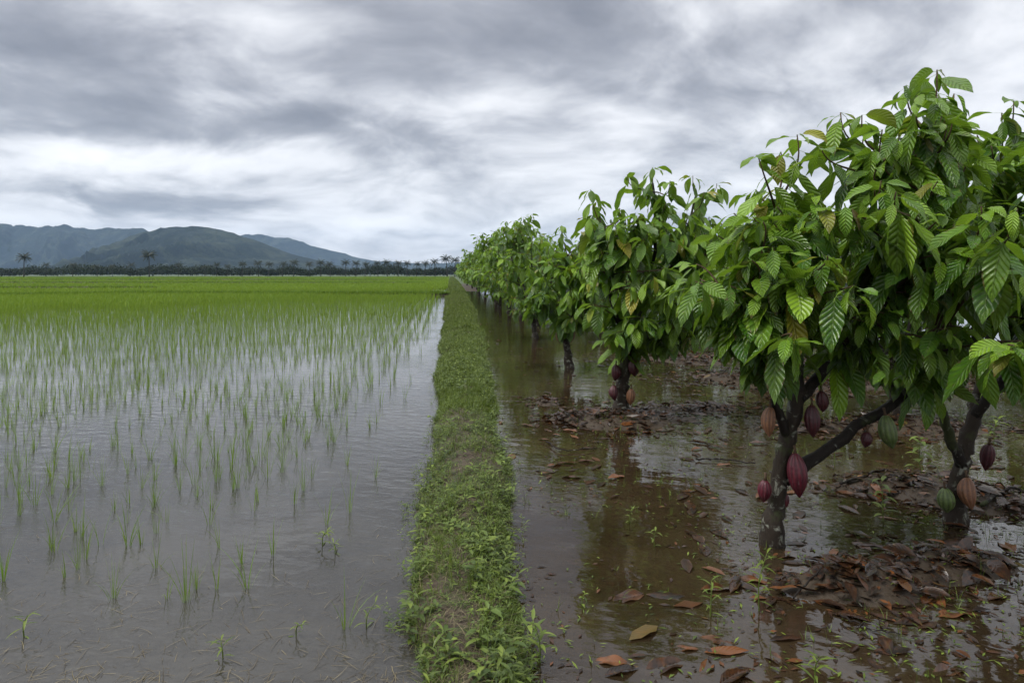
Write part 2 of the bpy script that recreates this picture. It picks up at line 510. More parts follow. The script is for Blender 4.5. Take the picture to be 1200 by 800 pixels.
def water_mat(name, murk_col, murk, tint, ripple, scale, ior=1.4):
    """shallow muddy water: mirror by Fresnel, silt in the body, the bed showing through"""
    m, t = new_mat(name)
    pos = t.n('ShaderNodeNewGeometry').outputs['Position']
    rot = t.n('ShaderNodeVectorRotate', {0: pos, 3: math.radians(24)}, rotation_type='Z_AXIS').outputs[0]
    a = t.noise(t.vmath('MULTIPLY', rot, (1.0, 2.3, 1.0)), scale, 3.0, 0.5, 0.5)
    b = t.noise(t.vmath('MULTIPLY', rot, (1.0, 1.7, 1.0)), scale * 0.23, 2.0, 0.5)
    calm = t.smooth(t.noise(pos, 0.55, 3.0), 0.40, 0.62, 0.25, 1.0)
    h = t.math('ADD', t.math('MULTIPLY', t.math('MULTIPLY', a, calm), 0.35), b)
    bp = t.n('ShaderNodeBump', {'Strength': 1.0, 'Distance': ripple, 'Height': h})
    cl = t.noise(pos, 0.9, 5.0, 0.6)
    mc = t.mix(cl, tuple(x * 0.65 for x in murk_col), tuple(x * 1.3 for x in murk_col))
    dif = t.n('ShaderNodeBsdfDiffuse', {0: mc})
    tra = t.n('ShaderNodeBsdfTransparent', {0: tint})
    body = t.n('ShaderNodeMixShader', {0: t.smooth(cl, 0.3, 0.7, murk - 0.12, murk + 0.12), 1: tra.outputs[0], 2: dif.outputs[0]})
    gl = t.n('ShaderNodeBsdfGlossy', {0: (1, 1, 1), 'Roughness': 0.025, 'Normal': bp.outputs[0]})
    fr = t.n('ShaderNodeFresnel', {'IOR': ior, 'Normal': bp.outputs[0]})
    ms = t.n('ShaderNodeMixShader', {0: fr.outputs[0], 1: body.outputs[0], 2: gl.outputs[0]})
    t.n('ShaderNodeOutputMaterial', {0: ms.outputs[0]})
    return m


def hill_mat():
    m, t = new_mat('forested slope')
    pos = t.n('ShaderNodeNewGeometry').outputs['Position']
    n1, n2 = t.noise(pos, 0.004, 5.0, 0.6), t.noise(pos, 0.03, 5.0, 0.7)
    c = t.mix(n2, (0.003, 0.007, 0.006), (0.016, 0.026, 0.019))
    c = t.mix(t.smooth(t.noise(pos, 0.010, 8.0, 0.72), 0.49, 0.60, 0.0, 0.65), c, (0.042, 0.052, 0.032))
    b = t.n('ShaderNodeBump', {'Strength': 0.8, 'Distance': 12.0, 'Height': n2})
    p = t.n('ShaderNodeBsdfPrincipled', {'Base Color': c, 'Roughness': 0.9, 'Specular IOR Level': 0.1, 'Normal': b.outputs[0]})
    t.n('ShaderNodeOutputMaterial', {0: p.outputs[0]})
    return m


M['ground'] = ground_mat()
M['soil'] = soil_mat()
M['paddy'] = water_mat('paddy water', (0.056, 0.053, 0.045), 0.66, (0.62, 0.56, 0.50), 0.0060, 24.0, 1.55)
M['orchard'] = water_mat('orchard water', (0.068, 0.048, 0.026), 0.36, (0.58, 0.46, 0.30), 0.0058, 12.0, 1.58)
M['hill'] = hill_mat()

# ------------------------------------------------------------------ the setting: ground, water, bund, hills
YK = np.array([-4, 1, 2.7, 4.6, 7.2, 16.4, 27, 46, 80, 150, 420.0])
XLK = np.array([-0.08, -0.08, -0.07, -0.10, -0.11, -0.12, -0.14, -0.14, -0.1, 0.0, 0.4])
XRK = np.array([0.21, 0.21, 0.23, 0.34, 0.44, 0.72, 0.95, 1.15, 1.4, 1.7, 2.0])


def bund_edges(y):
    wl = 0.065 * fbm(np.asarray(y) * 0.9, np.zeros_like(y) + 4.0, 2.0)
    wr = 0.075 * fbm(np.asarray(y) * 0.8, np.zeros_like(y) + 9.0, 5.0)
    return np.interp(y, YK, XLK) + wl, np.interp(y, YK, XRK) + wr


def bund_h(x, y):
    l, r = bund_edges(y)
    s = np.clip((x - l) / (r - l), 0, 1)
    hh = np.interp(y, [0, 5, 20, 60, 400], [0.12, 0.13, 0.15, 0.18, 0.2])
    return hh * np.clip(np.sin(np.pi * s), 0, 1) ** 0.55 * (1 + 0.26 * fbm(np.asarray(x) * 4, np.asarray(y) * 2.5, 8.0)) - 0.004


# leaf litter mounds that rise out of the orchard water: pixel, pixel, radius across, radius along, height
MOUNDS = []
for px, py, rx, ry, hh in [(1000, 690, 0.52, 0.28, 0.20), (1110, 665, 0.60, 0.32, 0.20), (728, 492, 0.95, 0.75, 0.19),
                           (1040, 570, 0.9, 0.35, 0.15), (1160, 590, 0.7, 0.4, 0.16), (830, 478, 0.9, 0.5, 0.13), (660, 492, 0.35, 0.25, 0.10),
                           (870, 440, 1.6, 0.9, 0.15), (950, 455, 1.6, 0.9, 0.14), (1090, 500, 1.4, 0.7, 0.15),
                           (800, 420, 2.0, 1.2, 0.15), (900, 405, 2.5, 0.8, 0.14), (1010, 425, 1.5, 0.6, 0.15), (1150, 450, 1.6, 0.8, 0.15), (960, 500, 1.0, 0.35, 0.13), (1080, 420, 2.2, 1.2, 0.15), (640, 470, 0.3, 0.4, 0.12)]:
    g = gp(px, py)
    MOUNDS.append((g[0], g[1], rx * 0.85, ry * 0.85, hh * 0.88))


def mound_h(x, y):
    m = np.zeros_like(np.asarray(x, float))
    for mx, my, rx, ry, hh in MOUNDS:
        m = m + hh * np.exp(-(((x - mx) / rx) ** 2 + ((y - my) / ry) ** 2))
    return m


def bed_h(x, y):
    x, y = np.asarray(x, float), np.asarray(y, float)
    base = -0.10 + 0.025 * fbm(x * 0.9, y * 0.9, 1.0)
    right = np.clip((x - 0.6) / 0.5, 0, 1)
    fade = np.clip((45 - y) / 20, 0, 1)
    orch = (mound_h(x, y) + 0.035 * fbm(x * 1.7, y * 1.7, 6.0, 4) * np.clip(mound_h(x, y) * 12, 0.4, 1) + np.clip((y - 9) / 40, 0, 1) * 0.05 * fbm(x * 0.5, y * 0.5, 3.3)) * right
    h = base + orch * fade
    dry = np.where(x < 0, np.clip((y - 71) / 2, 0, 1), np.clip((y - 54) / 9, 0, 1))
    return h * (1 - dry) + dry * 0.01


def axis(lo, hi, step, outer_lo, outer_hi, g=1.16):
    a = list(np.arange(lo, hi, step))
    s, x = step, hi
    while x < outer_hi:
        a.append(x)
        s *= g
        x += s
    a.append(outer_hi)
    s, x, b = step, lo, []
    while x > outer_lo:
        s *= g
        x -= s
        b.append(max(x, outer_lo))
    return np.array(b[::-1] + a)


def grid_mesh(xs, ys, hf, name, mat):
    X, Y = np.meshgrid(xs, ys)
    Z = hf(X, Y)
    V = np.stack([X, Y, Z], 2).reshape(-1, 3)
    n = len(xs)
    i, j = np.meshgrid(np.arange(len(ys) - 1), np.arange(n - 1), indexing='ij')
    a = (i * n + j).ravel()
    return mesh(name, V, np.stack([a, a + 1, a + n + 1, a + n], 1), mat)


HZBOX = 7000.0
ground = obj('ground', grid_mesh(axis(-3, 7.5, 0.06, -HZBOX + 60, HZBOX - 60), axis(1.5, 12, 0.06, -40, HZBOX - 60), bed_h, 'ground', M['ground']))
tag(ground, kind='structure')


def sheet(name, x0, x1, y0, y1, z, mat):
    return tag(obj(name, mesh(name, [(x0, y0, z), (x1, y0, z), (x1, y1, z), (x0, y1, z)], [(0, 1, 2, 3)], mat)), kind='structure')


sheet('paddy_water', -200, 0.05, -12, 72.5, 0.0, M['paddy'])
sheet('orchard_water', 0.06, 70, -12, 66, 0.0, M['orchard'])

ys = np.concatenate([np.arange(0.6, 14, 0.05), 14 * 1.012 ** np.arange(1, 280)])
ys = ys[ys < 330]
ss = np.linspace(-0.08, 1.08, 30)
l, r = bund_edges(ys)
BX = l[:, None] + (r - l)[:, None] * ss[None]
BY = np.repeat(ys[:, None], len(ss), 1)
BZ = bund_h(BX, BY)
BZ[:, 0] = BZ[:, -1] = -0.14
n = len(ss)
i, j = np.meshgrid(np.arange(len(ys) - 1), np.arange(n - 1), indexing='ij')
a = (i * n + j).ravel()
bund = obj('earth_path', mesh('earth_path', np.stack([BX, BY, BZ], 2).reshape(-1, 3), np.stack([a, a + 1, a + n + 1, a + n], 1), M['soil']))
tag(bund, kind='structure')


def low_bank(pts, width, height):
    """a low earth bank across the paddies"""
    p = resample(pts, 60)
    d = np.gradient(p[:, :2], axis=0)
    d /= np.linalg.norm(d, axis=1)[:, None]
    nrm = np.stack([-d[:, 1], d[:, 0]], 1)
    s = np.linspace(-1, 1, 7)
    V = np.zeros((60, 7, 3))
    V[:, :, :2] = p[:, None, :2] + nrm[:, None] * (s[None, :, None] * width / 2)
    V[:, :, 2] = height * np.cos(s * np.pi / 2)[None] * (1 + 0.3 * fbm(V[:, :, 0], V[:, :, 1], 3)) - 0.01
    i, j = np.meshgrid(np.arange(59), np.arange(6), indexing='ij')
    a = (i * 7 + j).ravel()
    return V.reshape(-1, 3), np.stack([a, a + 1, a + 8, a + 7], 1)


BANKS = [([(-0.1, 50, 0), (-10, 51, 0), (-24, 53, 0)], 0.5, 0.24), ([(-24, 53, 0), (-36, 47, 0), (-60, 44, 0)], 0.45, 0.2),
         ([(-30, 73, 0), (-70, 78, 0), (-110, 80, 0)], 0.7, 0.28), ([(-4, 110, 0), (-60, 118, 0), (-160, 124, 0)], 0.8, 0.30),
         ([(-4, 170, 0), (-100, 176, 0), (-220, 190, 0)], 1.0, 0.32)]
ba = Acc()
for b_ in BANKS:
    ba.add(*low_bank(*b_))
tag(obj('terrain', ba.mesh('terrain', M['soil'])), kind='structure')


def hill_range(dist, keys, depth, seed, foot):
    """a range of hills: a sky line given by pixel keys, spurs and gullies running down to the plain"""
    px = np.arange(keys[0][0], keys[-1][0] + 1, 2.0)
    top = np.interp(px, [k[0] for k in keys], [k[1] for k in keys])
    for _ in range(2):
        top = np.convolve(np.pad(top, 2, 'edge'), [0.1, 0.2, 0.4, 0.2, 0.1], 'valid')
    hgt = (HZ - top) / F * dist
    rows = np.linspace(0, 1, 70)
    V = np.zeros((len(rows), len(px), 3))
    c, s = math.cos(YAW), math.sin(YAW)
    for k, t in enumerate(rows):
        if t < 0.66:
            q = t / 0.66
            z = dist - depth * (1 - q)
            prf = q ** 1.25
        else:
            q = (t - 0.66) / 0.34
            z = dist + depth * 0.5 * q
            prf = 1 - q
        lat = (px - CX) / F * dist * (z / dist) ** 0.25
        spur = 1 - np.abs(vnoise(lat * 0.0052 + 0.5 * vnoise(lat * 0.002, np.full_like(lat, z * 0.002), seed), np.full_like(lat, z * 0.0006), seed))
        spur2 = 1 - np.abs(vnoise(lat * 0.014 + 0.0030 * z, np.full_like(lat, z * 0.002), seed + 5))
        w1 = lat + 0.35 * (z - dist) * np.sign(vnoise(lat * 0.0011, np.full_like(lat, 2.0), seed)) + 60 * vnoise(lat * 0.004, np.full_like(lat, z * 0.004), seed + 2)
        gully = np.abs(vnoise(w1 * 0.0065, np.full_like(lat, z * 0.0005), seed)) * 1.1 + 0.5 * np.abs(vnoise(w1 * 0.017, np.full_like(lat, z * 0.0015), seed + 4)) + 0.25 * np.abs(vnoise(w1 * 0.04, np.full_like(lat, z * 0.006), seed + 6))
        cut = math.sin(math.pi * min(prf, 1.0) ** 0.8)
        h = hgt * np.clip(prf + cut * (0.22 - 0.58 * np.minimum(gully, 1.0)), 0, 1.0)
        h = h + hgt * 0.03 * fbm(lat * 0.02, np.full_like(lat, z * 0.02), seed) * (prf > 0.05)
        V[k, :, 0], V[k, :, 1], V[k, :, 2] = lat * c + z * s, z * c - lat * s, h - foot
    nn = len(px)
    i, j = np.meshgrid(np.arange(len(rows) - 1), np.arange(nn - 1), indexing='ij')
    a = (i * nn + j).ravel()
    return tag(obj('hills', mesh('hills', V.reshape(-1, 3), np.stack([a, a + 1, a + nn + 1, a + nn], 1), M['hill'])), kind='structure')


hill_range(3900, [(-500, 300), (-300, 275), (-160, 262), (-60, 268), (0, 261), (40, 263), (75, 262), (110, 265), (140, 264), (165, 266), (200, 275), (260, 290), (330, 318), (360, 323)], 900, 1.0, 4)
hill_range(2400, [(40, 323), (70, 314), (100, 300), (130, 286), (160, 274), (185, 267), (205, 263), (228, 262), (250, 264), (275, 270), (300, 279), (325, 289), (350, 297), (385, 307), (420, 314), (455, 319), (480, 323)], 800, 7.0, 4)
hill_range(4900, [(220, 300), (260, 280), (283, 273), (310, 273), (335, 278), (355, 282), (372, 289), (395, 293), (415, 299), (440, 305), (470, 306), (500, 308), (520, 307), (560, 305), (620, 304), (700, 308), (850, 315), (1000, 323)], 700, 13.0, 4)

# ------------------------------------------------------------------ haze over the plain
bx = HZBOX
hv = [(-bx, -60, -3), (bx, -60, -3), (bx, bx, -3), (-bx, bx, -3), (-bx, -60, 420), (bx, -60, 420), (bx, bx, 420), (-bx, bx, 420)]
hm, t = new_mat('haze')
vol = t.n('ShaderNodeVolumePrincipled', {'Color': (0.48, 0.68, 1.0), 'Density': 0.000072, 'Anisotropy': 0.0})
t.n('ShaderNodeOutputMaterial', {1: vol.outputs[0]})
haze = obj('haze', mesh('haze', hv, [(0, 3, 2, 1), (4, 5, 6, 7), (0, 1, 5, 4), (1, 2, 6, 5), (2, 3, 7, 6), (3, 0, 4, 7)], hm, smooth=False))
tag(haze, kind='stuff')

# ------------------------------------------------------------------ far trees
ORD = ['first', 'second', 'third', 'fourth', 'fifth', 'sixth', 'seventh', 'eighth', 'ninth', 'tenth', 'eleventh', 'twelfth', 'thirteenth', 'fourteenth',
       'fifteenth', 'sixteenth', 'seventeenth', 'eighteenth', 'nineteenth', 'twentieth', 'twenty-first', 'twenty-second', 'twenty-third', 'twenty-fourth',
       'twenty-fifth', 'twenty-sixth', 'twenty-seventh', 'twenty-eighth', 'twenty-ninth', 'thirtieth', 'thirty-first', 'thirty-second', 'thirty-third',
       'thirty-fourth', 'thirty-fifth', 'thirty-sixth', 'thirty-seventh', 'thirty-eighth', 'thirty-ninth', 'fortieth']


def palm_meshes(seed):
    r = rng_(seed)
    H = 8.0
    lean = r.uniform(-0.6, 0.6, 2)
    tz = np.linspace(0, 1, 9)
    pts = np.stack([lean[0] * tz ** 2, lean[1] * tz ** 2, H * tz], 1)
    V, Fc = tube(pts, np.interp(tz, [0, 0.1, 1], [0.28, 0.20, 0.15]), 8)
    tm = mesh('trunk', V, Fc, M['palm_bark'])
    acc = Acc()
    nf = 20
    for k in range(nf):
        az = k * 2.39996 + r.uniform(-0.2, 0.2)
        p0 = np.interp(k / nf, [0, 1], [1.4, -0.45]) + r.uniform(-0.12, 0.12)
        L = r.uniform(3.0, 3.7)
        bend = r.uniform(0.7, 1.2)
        m = 15
        v = np.linspace(0, 1, m)
        pit = p0 - bend * v
        cx, cz = np.concatenate([[0], np.cumsum(np.cos(pit[1:]))]) / m, np.concatenate([[0], np.cumsum(np.sin(pit[1:]))]) / m
        c = pts[-1] + L * (cx[:, None] * np.array([math.cos(az), math.sin(az), 0]) + cz[:, None] * np.array([0, 0, 1.0]))
        V, Fc = tube(c, np.linspace(0.05, 0.015, m), 4)
        acc.add(V, Fc, None, np.tile([0.6, 0.2, 0.5], (len(V), 1)))
        for sgn in (-1, 1):
            ll = 0.95 * np.sin(np.pi * (v[1:] * 0.9 + 0.06)) ** 0.6 * r.uniform(0.85, 1.1, m - 1)
            V, Fc, U, ix = sheets(c[1:], az + sgn * 1.05 + r.uniform(-0.1, 0.1, m - 1), -0.35 + r.uniform(-0.3, 0.1, m - 1), 0.6, ll * 0.85, 0.24, kind='blade', nu=1, nv=2)
            acc.add(V, Fc, U, np.stack([r.uniform(0, 1, m - 1), r.uniform(0, 0.3, m - 1) ** 2 * 3, r.uniform(0, 1, m - 1)], 1)[ix])
    return tm, acc.mesh('crown', M['palm'])


PALMV = [palm_meshes(s) for s in (11, 12, 13, 14)]
PALMS = [(28, 299, 1), (54, 309, 0), (85, 309, 0), (114, 311, 0), (132, 311, 0), (153, 309, 0), (175, 296, 2), (209, 309, 0), (240, 312, 0), (254, 309, 0), (266, 311, 0),
         (284, 308, 0), (303, 307, 0), (315, 308, 0), (331, 308, 0), (344, 306, 0), (363, 308, 0), (376, 306, 0), (387, 308, 0), (405, 306, 0), (417, 307, 0), (428, 308, 0),
         (443, 307, 0), (454, 306, 0), (467, 307, 0), (477, 307, 0), (488, 308, 0), (498, 307, 0), (510, 305, 0), (524, 301, 0), (533, 303, 0)]
pr = rng_(5)
for k, (px, top, kind) in enumerate(PALMS):
    z = 330.0 if kind else pr.uniform(345, 385)
    g = P(px, HZ + CAM_H * F / z, z)
    H = CAM_H + (HZ - top) / F * z
    o = empty('coconut_palm', (g[0], g[1], 0.0))
    tm, cm = PALMV[k % 4]
    obj('trunk', tm, o)
    obj('crown', cm, o)
    s = H / 8.9
    o.scale = (s * 1.0, s * 1.0, s)
    o.rotation_euler.z = pr.uniform(0, 6.28)
    lab = {1: 'tall coconut palm standing clear of the tree line at the far left', 2: 'tallest coconut palm, alone above the tree line under the hill peak'}.get(kind) or \
        '%s coconut palm from the left along the far tree line' % ORD[k]
    tag(o, lab, 'palm tree', 'coconut palms along the far field edge')

# the low dark wood behind the palms reads as one mass
r = rng_(21)
nb = 1300
z = r.uniform(378, 450, nb)
px = r.uniform(-70, 590, nb)
hgt = r.uniform(5.0, 7.4, nb) * (1 + 0.25 * vnoise(px * 0.05, z * 0, 3)) * np.interp(px, [0, 420, 500, 600], [1.0, 0.9, 1.0, 1.2])
lat = (px - CX) / F * z
c_, s_ = math.cos(YAW), math.sin(YAW)
bxs, bys = lat * c_ + z * s_, z * c_ - lat * s_
K = 46
th, ph = r.uniform(0, 6.28, (nb, K)), np.arccos(r.uniform(-0.7, 1, (nb, K)))
rr = r.uniform(0.6, 1.05, (nb, K))
B = np.stack([bxs[:, None] + rr * hgt[:, None] * 0.55 * np.sin(ph) * np.cos(th), bys[:, None] + rr * hgt[:, None] * 0.55 * np.sin(ph) * np.sin(th),
              hgt[:, None] * (0.55 + 0.45 * rr * np.cos(ph))], 2).reshape(-1, 3)
N = len(B)
V, Fc, U, ix = sheets(B, r.uniform(0, 6.28, N), r.uniform(-1.2, 0.8, N), 0.5, r.uniform(0.6, 1.3, N), r.uniform(0.5, 0.9, N), kind='lance', nu=1, nv=2)
tn = np.repeat(r.uniform(0, 1, nb), K) * 0.6 + r.uniform(0, 0.4, N)
tag(obj('far_wood', mesh('far_wood', V, Fc, M['wood_leaf'], U, np.stack([tn, r.uniform(0, 1, N) ** 6, r.uniform(0, 1, N)], 1)[ix])),
    'low dark wood along the far edge of the rice field', 'trees', kind='stuff')


# ------------------------------------------------------------------ rice
def tuft(rg, bases, heights, nblade, width, nv=4, spread=0.35, young=0.25):
    """blades of many tufts: arrays of bases and heights"""
    n = len(bases)
    nb = nblade
    rep = np.repeat(np.arange(n), nb)
    N = len(rep)
    a = rg.uniform(0, 6.28, N)
    off = rg.uniform(0, 0.018, N)
    b = bases[rep] + np.stack([np.cos(a) * off, np.sin(a) * off, np.zeros(N)], 1)
    tilt = np.abs(rg.normal(0, spread, N))
    L = heights[rep] * rg.uniform(0.5, 1.08, N)
    V, Fc, U, ix = sheets(b, a, np.pi / 2 - tilt * 0.6, tilt * 1.8 + 0.1 * rg.uniform(0, 1, N), L, np.broadcast_to(width, (n,))[rep] * rg.uniform(0.7, 1.2, N),
                          roll=rg.uniform(-0.6, 0.6, N), fold=0.25, kind='blade', nu=1, nv=nv)
    tc_ = np.stack([rg.uniform(0.1, 1, N), rg.uniform(0, 1, N) ** 2 * young * 2, rg.uniform(0, 1, N)], 1)
    return V, Fc, U, tc_[ix]


rg = rng_(77)
ROW, STEP = 0.25, 0.165


def rice_density(x, y):
    """chance that a hill of rice stands at its place"""
    d = np.clip((-x - 0.25) / 1.5, 0, 1) ** 1.3
    near = np.clip((y - 3.0) / 3.0, 0, 1)
    far = np.clip((y - 9) / 12, 0, 1)
    base = np.clip(0.07 + 1.1 * d, 0, 1) * (0.10 + 0.90 * near) * np.clip(0.85 + 0.4 * far + 0.70 * fbm(x * 0.6, y * 0.45, 12.0), 0.04, 1)
    edge = np.clip((-x - 0.3) / 0.4, 0, 1)
    strip = np.clip(1 - np.abs(y - 52) / 3.0, 0, 1) * 0
    return np.clip(base * edge + far * 0.35 * edge + strip, 0, 1)


cand = []
for k in range(0, 260):
    x0 = -0.57 - ROW * k
    yy = np.arange(2.9, 64, STEP)
    xx = x0 + 0.05 * np.sin(yy * 0.3 + k) + rg.normal(0, 0.035, len(yy))
    yy = yy + rg.normal(0, 0.05, len(yy))
    zc = yy * math.cos(YAW) + xx * math.sin(YAW)
    la = xx * math.cos(YAW) - yy * math.sin(YAW)
    vis = (la / zc > -0.80) & (zc > 2.6)
    # the right hand water stays open in long lanes further out
    open_w = np.clip(1.1 - np.exp(-((xx + 0.3) / (0.5 + yy * 0.012)) ** 2) * 0.75, 0, 1)
    keep = vis & (rg.uniform(0, 1, len(yy)) < rice_density(xx, yy) * open_w)
    for x, y in zip(xx[keep], yy[keep]):
        cand.append((k, x, y))
# a few stray tufts in the open foreground
for px, py in [(255, 690), (230, 690), (290, 690), (345, 590), (195, 700), (405, 735), (365, 560), (320, 650), (410, 600), (25, 590), (60, 640), (440, 560), (150, 640), (300, 580), (218, 705), (283, 660)]:
    g = gp(px, py)
    cand.append((int(round((-0.57 - g[0]) / ROW)), g[0], g[1]))
cand = np.array(cand)
dist = np.hypot(cand[:, 1], cand[:, 2])
cand = cand[np.argsort(dist)]
dist = np.sort(dist)
print('rice tufts', len(cand))
hvar = lambda n: rg.uniform(0.18, 0.34, n)

# 300 nearest: objects of their own, made from twenty tuft meshes
TV = []
for s in range(20):
    q = rng_(300 + s)
    h0 = q.uniform(0.18, 0.33)
    nb_ = int(q.integers(5, 11))
    V, Fc, U, C = tuft(q, np.zeros((1, 3)), np.array([h0]), nb_, 0.0042, nv=5, spread=q.uniform(0.12, 0.30), young=0.25)
    TV.append((mesh('rice_tuft', V, Fc, M['rice'], U, C), h0, nb_))
near = cand[:300]
order = {}
for k, x, y in sorted(map(tuple, near), key=lambda q: (q[0], q[2])):
    order.setdefault(int(k), []).append((x, y))
for k, lst in order.items():
    for q, (x, y) in enumerate(lst):
        me, h0, nb_ = TV[int(rg.integers(0, 20))]
        o = obj('rice_tuft', me, None, (x, y, -0.02))
        o.rotation_euler.z = rg.uniform(0, 6.28)
        sc = rg.uniform(0.75, 1.15)
        o.scale = (sc, sc, sc)
        size = 'tall' if h0 * sc > 0.28 else 'short' if h0 * sc < 0.20 else 'middling'
        wh = 'row nearest the bund' if k <= 0 else '%s row left of the bund' % ORD[min(k, 39)]
        lone = len(lst) == 1
        lab = ('%s rice tuft, the only near one in the %s' % (size, wh)) if lone else '%s rice tuft, %s from the near end of the %s' % (size, ORD[min(q, 39)], wh)
        tag(o, lab, 'rice plant', 'young rice tufts standing in the flooded paddy')

ra = Acc()
rest = cand[300:]
dr = dist[300:]
for lo, hi, nbl, wd, nv_ in [(0, 14, 7, 0.0046, 4), (14, 24, 6, 0.0062, 3), (24, 40, 5, 0.010, 3), (40, 90, 5, 0.020, 2)]:
    s = rest[(dr >= lo) & (dr < hi)]
    if len(s):
        b = np.stack([s[:, 1], s[:, 2], np.full(len(s), -0.02)], 1)
        hh = hvar(len(s)) * np.interp(s[:, 2], [5, 20, 50], [1.0, 1.15, 1.35])
        ra.add(*tuft(rg, b, hh, nbl, wd, nv=nv_, spread=0.17, young=0.35))


# the dense stand further out: blades widen with distance
def scatter(n, z0, z1, px0, px1):
    zz = z0 * (z1 / z0) ** rg.uniform(0, 1, n)
    pxx = rg.uniform(px0, px1, n)
    la = (pxx - CX) / F * zz
    return la * c_ + zz * s_, zz * c_ - la * s_, zz


x, y, zz = scatter(130000, 15, 368, -60, 545)
line = np.interp(x, [-60, -40, -28, -20, -14, -8, -3, 0], [24, 25, 26, 27, 33, 47, 66, 72])     # where the stand closes up
line = line + 5.0 * fbm(x * 0.11, y * 0.09, 31.0)
prob = np.clip((y - line) / 9.0 + 0.25, 0, 1)
prob = np.where(y > 78, 1, prob)
gap = (y > 53) & (y < 60) & (x > -16)
prob = np.where(gap, prob * 0.15, prob)
keep = (rg.uniform(0, 1, len(x)) < prob) & (x < -0.25 - np.clip(y - 60, 0, 60) * 0.0)
x, y, zz = x[keep], y[keep], zz[keep]
hh = rg.uniform(0.26, 0.44, len(x)) * (1 + 0.15 * vnoise(x * 0.08, y * 0.08, 40))
b = np.stack([x, y, np.full(len(x), -0.02)], 1)
V, Fc, U, C = tuft(rg, b, hh, 4, np.clip(zz * 0.0011, 0.018, 0.30), nv=2, spread=0.30, young=0.35)
patch = np.clip(0.5 + 0.5 * fbm(V[:, 0] * 0.03, V[:, 1] * 0.02, 50.0), 0, 1)
C[:, 0] = C[:, 0] * 0.55 + patch * 0.45
C[:, 1] = np.clip(C[:, 1] + 0.12 * patch, 0, 1)
ra.add(V, Fc, U, C)
# grass on the low banks
for pts, wd, ht in BANKS:
    p = resample(pts, 3500) + rg.normal(0, wd * 0.3, (3500, 3)) * np.array([0.3, 1, 0])
    p[:, 2] = ht * 0.7
    dd = np.hypot(p[:, 0], p[:, 1])
    V, Fc, U, C = tuft(rg, p, rg.uniform(0.14, 0.32, 3500), 4, dd * 0.0010, nv=2, spread=0.5, young=0.1)
    C[:, 0] *= 0.35
    ra.add(V, Fc, U, C)
tag(obj('rice_field', ra.mesh('rice_field', M['rice'])), 'bright green stand of young rice covering the flooded field', 'rice', kind='stuff')

# ------------------------------------------------------------------ weeds on the bund
rg = rng_(99)
wa = Acc()


def bund_pts(n, y0, y1, pw=1.0, over=0.10):
    y = y0 * (y1 / y0) ** (rg.uniform(0, 1, n) ** pw)
    l, r = bund_edges(y)
    s = rg.uniform(-over, 1 + over, n)
    x = l + (r - l) * s
    z = np.maximum(bund_h(x, y), 0.0)
    return x, y, z, s


def bare(x, y, s):
    b = np.exp(-((s - 0.42) / 0.30) ** 2) * np.interp(y, [2, 4.4, 6.5, 9, 14], [1.1, 1.05, 0.75, 0.5, 0.25])
    return np.clip(b * (0.88 + 0.65 * fbm(x * 3.0, y * 1.7, 61.0)), 0, 0.97)


def sprigs(x, y, z, hgt, nl, ll, lw, lift=(0.1, 0.9)):
    """short leafy stems: leaves spiral up a leaning stem"""
    n = len(x)
    la, lt = rg.uniform(0, 6.28, n), rg.uniform(0.1, 0.9, n)
    rep = np.repeat(np.arange(n), nl)
    q = np.tile(np.arange(nl), n) / nl
    top = np.stack([np.cos(la) * np.sin(lt), np.sin(la) * np.sin(lt), np.cos(lt)], 1) * hgt[:, None]
    b = np.stack([x, y, z], 1)[rep] + top[rep] * (0.15 + 0.85 * q)[:, None]
    N = len(rep)
    az = np.tile(np.arange(nl) * 2.4, n) + la[rep] + rg.uniform(-0.4, 0.4, N)
    sz = (0.6 + 0.6 * np.sin(np.pi * (0.15 + 0.8 * q))) * rg.uniform(0.7, 1.25, N)
    V, Fc, U, ix = sheets(b, az, rg.uniform(lift[0], lift[1], N), rg.uniform(0.4, 1.2, N), ll[rep] * sz, lw[rep] * sz, roll=rg.uniform(-0.3, 0.3, N), fold=0.25, kind='lance', nu=2, nv=3)
    tn = np.clip(rg.uniform(0, 1, n) * 0.5 + 0.35 * fbm(x * 2.2, y * 1.6, 23.0), 0, 0.7)[rep] + rg.uniform(0, 0.3, N)
    C = np.stack([tn, np.clip(rg.uniform(0, 1, N) ** 3 * 0.8 + 0.25 * (q - 0.6), 0, 1), rg.uniform(0, 1, N)], 1)
    wa.add(V, Fc, U, C[ix])


# low leafy mat
x, y, z, s = bund_pts(8500, 2.2, 11, over=0.10)
k = rg.uniform(0, 1, len(x)) > np.maximum(bare(x, y, s), np.clip(0.66 - 1.1 * fbm(x * 5.5, y * 3.0, 17.0), 0, 0.97))
x, y, z, s = x[k], y[k], z[k], s[k]
n = len(x)
sprigs(x, y, z, rg.uniform(0.005, 0.07, n) * (1 + 0.6 * fbm(x * 4, y * 3, 19.0)).clip(0.3, 2), 8, rg.uniform(0.012, 0.042, n), rg.uniform(0.0035, 0.009, n))
# broader leaved herbs at the edges
x, y, z, s = bund_pts(300, 2.2, 9)
k = rg.uniform(0, 1, len(x)) < np.abs(s - 0.45) * 1.5 + 0.05
x, y, z = x[k], y[k], z[k]
n = len(x)
sprigs(x, y, z, rg.uniform(0.06, 0.15, n), 9, rg.uniform(0.035, 0.075, n), rg.uniform(0.012, 0.024, n), (0.0, 0.7))
# taller weeds along the shoulders
x, y, z, s = bund_pts(130, 2.4, 9, over=0.03)
k = np.abs(s - 0.5) > 0.34
x, y, z = x[k], y[k], z[k]
n = len(x)
sprigs(x, y, z, rg.uniform(0.09, 0.19, n), 13, rg.uniform(0.03, 0.06, n), rg.uniform(0.008, 0.017, n), (0.0, 0.8))
